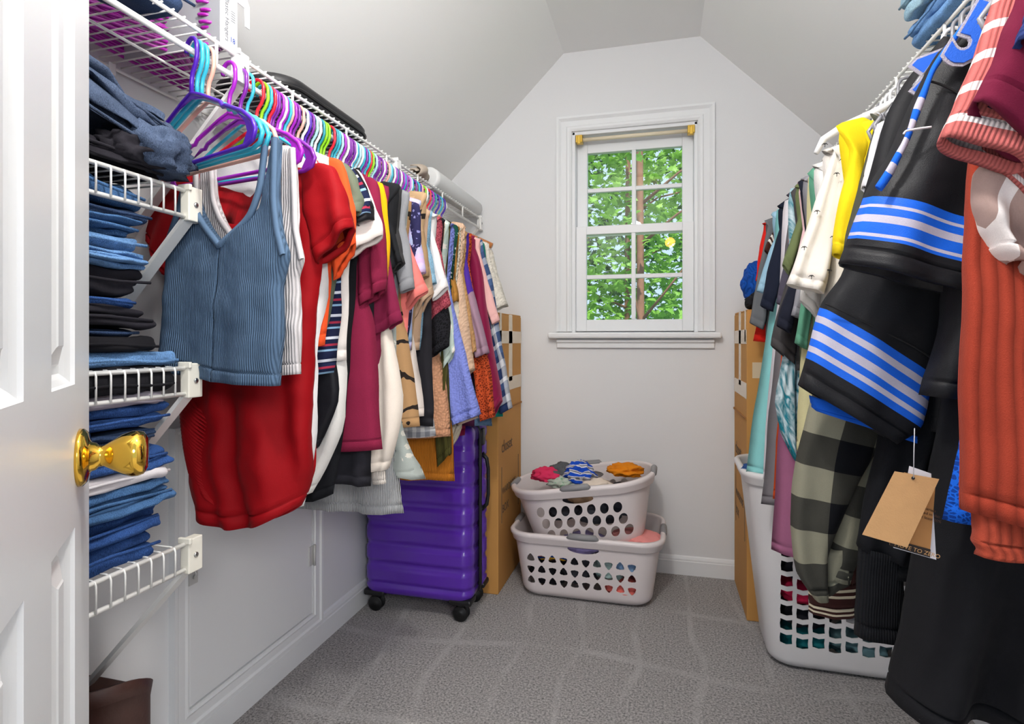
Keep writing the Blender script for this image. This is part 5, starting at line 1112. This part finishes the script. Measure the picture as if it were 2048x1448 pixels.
stack(.687 + S0, [
    ('jeans', 'dark blue jeans with a stitched back pocket, bottom of the lowest shelf stack', 'jeans', .046, dn2, 2, 0, .0, {}),
    ('jeans', 'mid blue jeans, second from the bottom on the lowest shelf', 'jeans', .042, dn2, 2, .0, -.005, {}),
    ('jeans', 'blue jeans with tan stitching, third from the bottom on the lowest shelf', 'jeans', .044, dn1, 3, .005, .02, {}),
    ('trousers', 'white folded trousers, in the middle of the lowest shelf stack', 'trousers', .026, white_, 1, 0, .02, {}),
    ('jeans', 'dark blue jeans, just above the white trousers on the lowest shelf', 'jeans', .034, dn2, 2, .0, .015, {}),
    ('jeans', 'dark blue jeans with an open waistband, mid-stack on the lowest shelf', 'jeans', .032, dn3, 3, -.004, -.01, {}),
    ('jeans', 'bright blue jeans with a turned hem, uppermost denim on the lowest shelf', 'jeans', .038, dn2, 2, .0, .02, {}),
    ('trousers', 'pale grey folded trousers, under the black ones on the lowest shelf', 'trousers', .024, grey_, 1, 0, .005, {}),
    ('trousers', 'black soft trousers, on top of the lowest shelf stack', 'trousers', .050, blk_, 1, .005, .03, dict(rough=.010, droop=.01)),
], .46, .845, XS + .0)
stack(1.017 + S0, [
    ('jeans', 'blue jeans, bottom of the middle shelf stack and reaching farthest out', 'jeans', .026, dn4, 1, .004, .02, {}),
    ('trousers', 'black ribbed trousers, second from the bottom on the middle shelf', 'trousers', .026, blk_, 1, .0, -.02, {}),
    ('jeans', 'dark blue jeans, peeping out at the left under the rolled black trousers', 'jeans', .014, dn3, 1, -.01, -.05, {}),
    ('trousers', 'black trousers with a rolled end, below the frayed jeans', 'trousers', .036, blk2, 2, .0, -.03, dict(rough=.008)),
    ('jeans', 'ripped blue jeans with a frayed white edge, in the middle of the middle shelf stack', 'jeans', .020, dn2, 1, -.01, -.055, {}),
    ('trousers', 'black folded trousers with a thick fold, upper pair in the middle shelf stack', 'trousers', .048, blk2, 2, .0, -.035, dict(rough=.009)),
    ('jeans', 'light blue jeans with layered hems, above the black trousers', 'jeans', .028, dn4, 3, .0, -.045, {}),
    ('jeans', 'light blue jeans, fourth from the top on the middle shelf', 'jeans', .024, dn4, 1, .0, -.045, {}),
    ('jeans', 'blue-grey jeans with piped layered edges, third from the top on the middle shelf', 'jeans', .028, dn1, 3, -.005, -.055, {}),
    ('jeans', 'indigo jeans, dark edge under the top pair on the middle shelf', 'jeans', .020, dn3, 1, .0, -.035, {}),
    ('jeans', 'washed blue jeans, on top of the middle shelf stack', 'jeans', .038, dn1, 1, .0, -.045, dict(rough=.010, ytilt=-.12)),
], .46, .86, XS + .0)
stack(1.35 + S0, [
    ('sweatpants', 'black thin leggings, bottom of the heap on the top short shelf', 'leggings', .020, blk_, 1, .0, -.01, {}),
    ('sweatpants', 'black fleece-lined trousers, second from the bottom on the top short shelf', 'trousers', .030, blk2, 2, .005, -.03, dict(rough=.010, droop=.01)),
    ('sweatpants', 'slate blue sweatpants, drooping over the front of the top short shelf', 'sweatpants', .050, slate, 2, .012, .025, dict(rough=.014, droop=.045, ytilt=-.25)),
    ('sweatpants', 'slate blue sweatpants, topmost of the grey-blue heap on the top short shelf', 'sweatpants', .034, slate, 2, .0, .0, dict(rough=.012, droop=.02, ytilt=-.25)),
    ('jeans', 'dark navy jeans, under the bright pink fleece on the top short shelf', 'jeans', .030, navy_, 1, -.02, -.10, dict(ytilt=-.3)),
    ('fleece_pullover', 'bright pink fleece, rolled up on top of the navy jeans', 'fleece', .038, fab('#d8186e', 'sherpa', p=.004), 1, -.03, -.15, dict(rough=.008)),
    ('shirt', 'tan folded shirt, sliver on top of the pink fleece', 'shirt', .012, fab('#b08658'), 1, -.03, -.17, {}),
], .44, .86, XS + .0)
# a crumpled end of the sweatpants hanging over the edge
def crumple(name, label, cat, c, s, mat, seed, group=None, amp=.35, rot=0, freq=1.0):
    bm = bmesh.new(); bmesh.ops.create_icosphere(bm, subdivisions=4, radius=1); rn = random.Random(seed)
    for v in bm.verts:
        p = v.co.copy(); q_ = p * 1.6 * freq + Vector((seed * 1.3, seed * .7, seed))
        rdg = 1 - abs(noise.noise(q_)) * 2.4; rdg2 = 1 - abs(noise.noise(q_ * 2.3 + Vector((4, 1, 2)))) * 2.2
        k = 1 + amp * (rdg * .6 + rdg2 * .35 - .5); p = p * k
        if p.z < -.55: p.z = -.55 + (p.z + .55) * .2
        v.co = p
    M_ = Matrix.Rotation(rot, 4, 'Z') @ Matrix.Diagonal((*s, 1)); bm.transform(M_)
    me = bpy.data.meshes.new(name); 
    uvl = bm.loops.layers.uv.new('UVMap')
    for f in bm.faces:
        f.smooth = True
        for l in f.loops: l[uvl].uv = (l.vert.co.x + l.vert.co.y * .4, l.vert.co.z * 1.3 + l.vert.co.y)
    bm.to_mesh(me); bm.free(); me.materials.append(mat)
    o = bpy.data.objects.new(name, me); COL.objects.link(o); o.location = c
    return tag(o, label, cat, group)
crumple('sweatpants', 'slate blue crumpled sweatpants leg, slumping over the end of the top short shelf', 'sweatpants', (XS - .02, .845, 1.405), (.055, .075, .055), slate, 141, GS, .45, .3, 1.2)
crumple('trousers', 'black fleece trousers leg, crumpled beneath the slate sweatpants leg', 'trousers', (XS - .02, .80, 1.392), (.045, .07, .035), blk2, 142, GS, .4)
# ------------------------------------------------------------------ laundry in the baskets
LB, UB, HB = 'laundry in the lower basket', 'laundry in the tilted upper basket', 'laundry in the tall hamper'
def lay(y, items, group, name='laundry_piece'):
    for i, (lb, cx_, cz_, sx, sz, m_) in enumerate(items):
        crumple(name, lb, 'clothes', (cx_, y, cz_), (sx, .10, sz), m_, 60 + i + int(abs(cx_) * 97) + int(cz_ * 31), group, .28)
lay(2.432, [
    ('black cloth, seen through the left-hand holes of the lower basket', -.46, .09, .085, .06, fab('#222126')),
    ('orange, blue and black striped cloth behind the upper left triangular holes', -.44, .175, .10, .04, fab('#c8471f', 'bands', bands=[(0, '#1f4f9a'), (.3, '#d9502a'), (.6, '#17171c'), (.8, '#d8a52a')], period=.05)),
    ('charcoal cloth behind the middle triangular holes', -.33, .11, .08, .07, fab('#35363c')),
    ('pale mint cloth behind the right triangular holes', -.21, .13, .075, .06, fab('#a9c4bf')),
    ('light blue cloth behind the rightmost triangular holes', -.13, .155, .075, .055, fab('#8fb2da')),
    ('coral cloth at the bottom right of the lower basket', -.15, .062, .10, .035, fab('#f0776c')),
    ('lavender cloth bulging in the handle gap of the lower basket', -.31, .215, .10, .035, fab('#a79ad0')),
    ('pink cloth lying at the right under the tilted basket', -.10, .252, .11, .022, fab('#f09a96'))], LB)
Y2 = 2.445
lay(Y2, [
    ('black cloth behind the left oval holes of the upper basket', -.40, .36, .085, .07, fab('#2c2b31')),
    ('tan cloth behind the upper middle oval holes', -.32, .42, .09, .05, fab('#a8886a')),
    ('dark grey cloth behind the lower oval holes', -.26, .35, .10, .06, fab('#3b3c42')),
    ('charcoal cloth behind the right oval holes', -.16, .40, .09, .07, fab('#2e2f37'))], UB)
crumple('laundry_piece', 'pink-red crumpled shirt heaped at the left of the upper basket', 'clothes', (-.475, 2.46, .482), (.07, .06, .035), fab('#dd3560'), 71, UB, .5, .5)
crumple('laundry_piece', 'dark grey crumpled shirt beside the pink-red one in the upper basket', 'clothes', (-.41, 2.50, .49), (.085, .07, .040), fab('#5a5b5e'), 72, UB, .5, .3)
crumple('laundry_piece', 'pale green printed cloth in front of the grey shirt in the upper basket', 'clothes', (-.40, 2.42, .462), (.07, .05, .028), fab('#b9c2b4', 'spots', '#7fb08a', p=.02), 73, UB, .5)
crumple('laundry_piece', 'blue jersey with grey and white stripes, peak of the heap in the upper basket', 'clothes', (-.335, 2.44, .500), (.065, .06, .052), fab('#1d4fc0', 'bands', bands=[(0, '#1d4fc0'), (.35, '#e4e2e6'), (.5, '#8c8c94'), (.7, '#e4e2e6'), (.8, '#1d4fc0')], period=.045), 74, UB, .55)
crumple('laundry_piece', 'cream cloth behind the grey front grip of the upper basket', 'clothes', (-.27, 2.42, .462), (.07, .06, .026), fab('#e6d6c6'), 75, UB, .4)
crumple('laundry_piece', 'orange cloth with tan folds at the right of the upper basket', 'clothes', (-.15, 2.50, .512), (.07, .06, .030), fab('#e88a1c'), 76, UB, .6)
def hlay(i, lb, cx_, cz_, sx, sz, m_): crumple('laundry_piece', lb, 'clothes', (max(.46, cx_) , 2.11, cz_), (sx * .82, .085, sz), m_, 90 + i, HB, .3)
hc_ = [('teal cloth at the bottom left of the hamper', .42, .085, .10, .05, '#14656b'), ('grey and teal cloth at the bottom right of the hamper', .62, .085, .12, .05, '#5e7f86'),
       ('black cloth low in the left of the hamper', .44, .16, .10, .045, '#1f1f25'), ('white cloth with a red scribble low in the right of the hamper', .64, .17, .09, .05, '#d9dade'),
       ('pink-red satin cloth in the middle left of the hamper', .42, .235, .11, .035, '#dc2a55'), ('black cloth in the middle of the hamper', .56, .25, .09, .06, '#17171b'),
       ('black speckled cloth above the pink-red one in the hamper', .40, .315, .11, .045, '#26262d'), ('grey patterned cloth in the upper left of the hamper', .40, .385, .10, .04, '#77767e'),
       ('red and white cloth near the top of the hamper', .42, .445, .11, .035, '#c8303c'), ('navy cloth at the top left of the hamper', .42, .51, .11, .035, '#26293f'), ('dark cloth filling the top right of the hamper', .62, .42, .12, .12, '#303038')]
for i, (lb, a1, a2, a3, a4, cc) in enumerate(hc_): hlay(i, lb, a1, a2, a3, a4, fab(cc))
crumple('laundry_piece', 'dark blue denim spilling over the left rim of the hamper', 'clothes', (.33, 2.08, .635), (.06, .06, .022), dn2, 110, HB, .5)

# ------------------------------------------------------------------ on the high shelves
zt = ZS + .006
def rbox(name, label, cat, a, b_, mat, bev=.01):
    c0 = Vector(((a[0] + b_[0]) / 2, (a[1] + b_[1]) / 2, a[2])); t = tag(empty(name, c0), label, cat)
    MB().box(Vector(a) - c0, Vector(b_) - c0).build('body', mat, t, bev); return t, c0
t, c0 = rbox('storage_bin', 'crimson fabric storage bin, on the high left wire shelf nearest the door', 'storage bin', (XL + .075, .30, zt), (XS - .01, .66, zt + .115), plain('crimson_fabric', '#b3123f', .8, bump=.4, bscale=400), .006)
MB().box(Vector((XS - .009, .40, zt + .05)) - c0, Vector((XS - .002, .55, zt + .09)) - c0).build('pull_strap', plain('crimson_strap', '#8c0d30', .8), t, .003)
folded('jeans', 'dark blue jeans, folded on the high left shelf against the white hanger pack', 'jeans', XS - .10, XS + .012, .665, .91, zt - .006, .065, dn3, 201, 'clothes on the high shelves', 1, rough=.014)
folded('jeans', 'dark blue jeans, lying on another pair high on the left shelf', 'jeans', XS - .10, XS + .014, .665, .905, zt + .056, .065, dn2, 202, 'clothes on the high shelves', 1, rough=.014)
# pack of magenta hangers lying flat
pk = tag(empty('hanger_pack', (-1.02, .98, zt)), 'retail pack of magenta plastic hangers in a white card sleeve, on the high left shelf', 'hanger pack')
M_mag = plain('pack_magenta', '#a3149c', .3, coat=.4); hm = HMS.copy(); hm.materials.append(M_mag); hm.name = 'packed_hanger'
for k in range(16):
    o = bpy.data.objects.new('hanger', hm); COL.objects.link(o); o.parent = pk
    o.rotation_euler = (R(-90 + .0), 0, R(-90)) if False else (PI / 2, 0, R(90)); o.location = (.115 + .004 * math.sin(k * 1.7), .025 + .006 * math.sin(k * 2.3), .006 + k * .0086)
M_pc = plain('pack_card', '#f2f2f3', .6); M_pg = plain('pack_grey', '#9b9ca0', .6); M_pt = plain('pack_print', '#6a6b72', .7)
xc = .145
MB().box((-.10, .008, 0), (xc, .012, .115)).build('card_panel', M_pg, pk)
MB().quadprism([(xc, .010, .0), (xc, .056, .0), (xc, .056, .115), (xc, .01, .115)], (1, 0, 0), .002).build('card_sleeve', M_pc, pk)
MB().quadprism([(xc - .025, .020, .10), (xc - .025, .062, .10), (xc - .025, .064, .135), (xc - .025, .110, .135), (xc - .025, .112, .095), (xc - .025, .125, .095), (xc - .025, .125, .145), (xc - .025, .105, .175), (xc - .025, .02, .175)], (1, 0, 0), .002).build('card_header', M_pc, pk)
rotx = Matrix.Rotation(PI / 2, 4, 'Z') @ Matrix.Rotation(PI / 2, 4, 'X')
text('Plastic Hangers', .015, Matrix.Translation((xc + .0022, .022, .108)) @ rotx @ Matrix.Rotation(-PI / 2, 4, 'Z'), M_pt, pk)
text('18', .016, Matrix.Translation((xc + .0022, .034, .02)) @ rotx, plain('blue_print', '#1c3f9a', .7), pk)
for k in range(14): MB().box((xc - .023, .070 + k * .0018, .152), (xc - .0224, .070 + k * .0018 + (.0011 if k % 3 else .0006), .162)).build('barcode_bar', M_pt, pk)
for k in range(5): MB().box((xc + .002, .038, .085 - k * .005), (xc + .0026, .05, .0862 - k * .005)).build('print_line', M_pt, pk)
# black flat case
cs = tag(empty('carrying_case', (-.995, 1.42, zt)), 'black soft zipped carrying case, lying flat on the high left shelf', 'case')
mb = MB(); 
for a in ((0, .085),): pass
rs = []
for z_, ins in ((0, .02), (.004, .006), (.010, 0), (.020, .001), (.023, .004), (.026, .001), (.040, .0), (.050, .008), (.054, .03)):
    rs.append([Vector((x, y, z_)) for x, y in rr(.24 - 2 * ins, .46 - 2 * ins, .09 - ins, 10)])
MB().rings(rs).build('shell', plain('black_nylon', '#1d1d20', .45, bump=.2, bscale=600), cs)
MB().tube([(x, y, .023) for x, y in rr(.242, .462, .09, 10)], .004, 6, True).build('zipper', plain('black_plastic', '#141416', .4), cs)
# white tube and beige cloth
ro = tag(empty('rolled_blind', (XS - .03, 2.13, zt + .042)), 'long white roll, lying along the far end of the high left shelf', 'roll')
rs = []
for y, r_ in ((0, .030), (0, .042), (.02, .043), (.30, .0435), (.57, .042), (.575, .036), (.575, .01)):
    rs.append([Vector((math.cos(2 * PI * k / 28) * r_ * (1 + .02 * math.sin(k)), y, math.sin(2 * PI * k / 28) * r_)) for k in range(28)])
MB().rings(rs, True, True).build('roll', plain('roll_vinyl', '#dddedd', .5), ro)
pl2 = tag(empty('folded_blanket', (-.95, 2.04, zt)), 'beige folded cloth with a rolled end, leaning on the white roll', 'cloth')
mb = MB(); rs = []
sp = []
for k in range(40):
    a = k / 39 * 2.6 * PI; r_ = .012 + .0085 * a / PI * 1.6; sp.append((math.cos(a) * r_ * .8, math.sin(a) * r_ * .5 + .028))
outl = []
for k in range(40):
    x_, z_ = sp[k]; x2, z2 = sp[min(k + 1, 39)]; x1, z1 = sp[max(k - 1, 0)]; dx, dz = x2 - x1, z2 - z1; l = math.hypot(dx, dz) or 1; outl.append(((x_ - dz / l * .0026, z_ + dx / l * .0026), (x_ + dz / l * .0026, z_ - dx / l * .0026)))
loop = [o[0] for o in outl] + [o[1] for o in outl[::-1]]
for j in range(9):
    f = j / 8; rs.append([Vector((x + .05 + .01 * math.sin(f * 5), f * .10 - .05, z + .012 * math.sin(f * 3))) for x, z in loop])
MB().rings(rs).build('cloth', fab('#b9ab9c'), pl2)
# jeans on the high right shelf
zr2 = ZRS + .006
for k, (lb, m_, h_, dx, y0_, y1_) in enumerate((('light blue jeans, lowest in the stack on the high right shelf', dn4, .06, .0, 1.12, 1.47), ('pale blue jeans, second in the stack on the high right shelf', fab('#8fb0d4', 'denim'), .06, .015, 1.15, 1.46), ('washed blue jeans with a stitched seam, topmost on the high right shelf', fab('#6f95c4', 'denim'), .07, .0, 1.12, 1.44))):
    z_ = zr2 + k * .06; o = folded('jeans', lb, 'jeans', 0, .26, y0_, y1_, z_, h_, m_, 210 + k, 'clothes on the high shelves', 2, rough=.012)
    o.rotation_euler = (0, 0, PI); o.location = (XRS + .10 - dx, (y0_ + y1_) / 2, z_)
bxx = tag(empty('storage_box', (.72, .9, zr2)), 'tan cardboard box, glimpsed through the wires of the high right shelf', 'box')
MB().box((-.12, -.20, 0), (.11, .18, .14)).build('carton', M_card, bxx, .004); MB().box((-.12, -.01, .1395), (.11, .03, .1405)).build('tape', M_tape, bxx)
# bits on top of the right-hand box
crumple('beanie', 'bright blue bundled jersey, resting on top of the right-hand cardboard box', 'clothes', (.39, 2.50, 1.295), (.075, .09, .095), fab('#1556b8', 'cord', p=.008), 121, None, .25)
crumple('black_bundle', 'black gathered fabric, under the blue bundle on the right-hand box', 'clothes', (.40, 2.45, 1.222), (.075, .09, .052), fab('#26262a', 'cord', p=.010), 122, None, .3)
crumple('fluffy_bundle', 'grey fluffy cloth, peeking out over the blue bundle on the right-hand box', 'clothes', (.45, 2.52, 1.375), (.06, .06, .04), fab('#b9b9bb', 'sherpa', p=.012), 123, None, .4)

# ------------------------------------------------------------------ boots under the lowest shelf
M_lea = plain('brown_leather', '#4a2e27', .5, bump=.3, bscale=120, var=.15, vscale=12)
def boot(label, x, y, rz, hgt, lean):
    t = tag(empty('boot', (x, y, 0), rz), label, 'boot', 'brown leather boots')
    rs = []; n = 32
    for i in range(15):
        f = i / 14; z = .06 + (hgt - .06) * f; rx = .058 - .012 * math.sin(f * PI) + .012 * f; ry = .075 - .014 * math.sin(f * PI) + .012 * f
        rs.append([Vector((math.cos(2 * PI * k / n) * rx, math.sin(2 * PI * k / n) * ry + .0, z + lean * f * (.5 + .5 * math.sin(2 * PI * k / n)) * .08 + .012 * (f > .9) * math.cos(4 * PI * k / n))) for k in range(n)])
    rin = [[Vector((v.x * .94, v.y * .94, v.z - d)) for v in rs[-1]] for d in (0, .06, .2)]
    MB().rings(rs + rin, True, True).build('shaft', M_lea, t)
    rs = []
    for i, (yy, w_, h_) in enumerate(((-.07, .02, .05), (-.06, .04, .085), (-.02, .05, .10), (.04, .05, .10), (.09, .048, .075), (.14, .048, .055), (.18, .036, .042), (.195, .01, .02))):
        rs.append([Vector((math.cos(2 * PI * k / 20) * w_, yy, max(.012, .012 + h_ / 2 + math.sin(2 * PI * k / 20) * h_ / 2))) for k in range(20)])
    MB().rings(rs).build('foot', M_lea, t)
    MB().box((-.045, -.075, 0), (.045, .19, .012)).build('sole', plain('sole_rubber', '#1c1512', .7), t, .004)
    MB().tube([(.061, -.03, .10), (.052, -.032, hgt * .55), (.061, -.035, hgt - .01)], .0028, 6).build('seam', plain('dark_seam', '#2c1a16', .6), t)
    MB().tube([(.058, .01, .10), (.048, .012, hgt * .55), (.058, .015, hgt - .02)], .0028, 6).build('zipper', plain('dark_seam', '#2c1a16', .6), t)
    for k_ in (0,):
        rr_ = [(math.cos(2 * PI * k / n) * .0605, math.sin(2 * PI * k / n) * .0775, hgt - .004) for k in range(n)]
        MB().tube(rr_, .0022, 6, True).build('top_binding', plain('dark_seam', '#2c1a16', .6), t)
boot('tall brown leather boot, standing against the wall under the lowest shelf', -1.045, .885, R(190), .362, 1)
boot('shorter-looking brown leather boot, nearer the camera under the lowest shelf', -.93, .74, R(200), .315, 1)

# ------------------------------------------------------------------ lamps
def flush(label, loc, r_, col):
    t = tag(empty('ceiling_lamp', loc), label, 'lamp')
    MB().lathe([(.001, 0), (r_, 0), (r_, -.018), (.001, -.018)][::-1], Matrix.Identity(4), 32).build('base', M_cap2, t)
    MB().lathe([(r_ * .97, -.018), (r_ * .9, -.05), (r_ * .6, -.08), (.001, -.088)][::-1], Matrix.Identity(4), 32).build('glass_bowl', plain('lamp_glass_' + name_safe(col), '#fff3df', .4, emit=(col, 3.0)), t)
def name_safe(c): return str(c).replace('#', '')
flush('round frosted flush ceiling lamp, overhead in the middle of the closet ceiling', (-.14, .62, ZC), .13, '#ffe9c8')
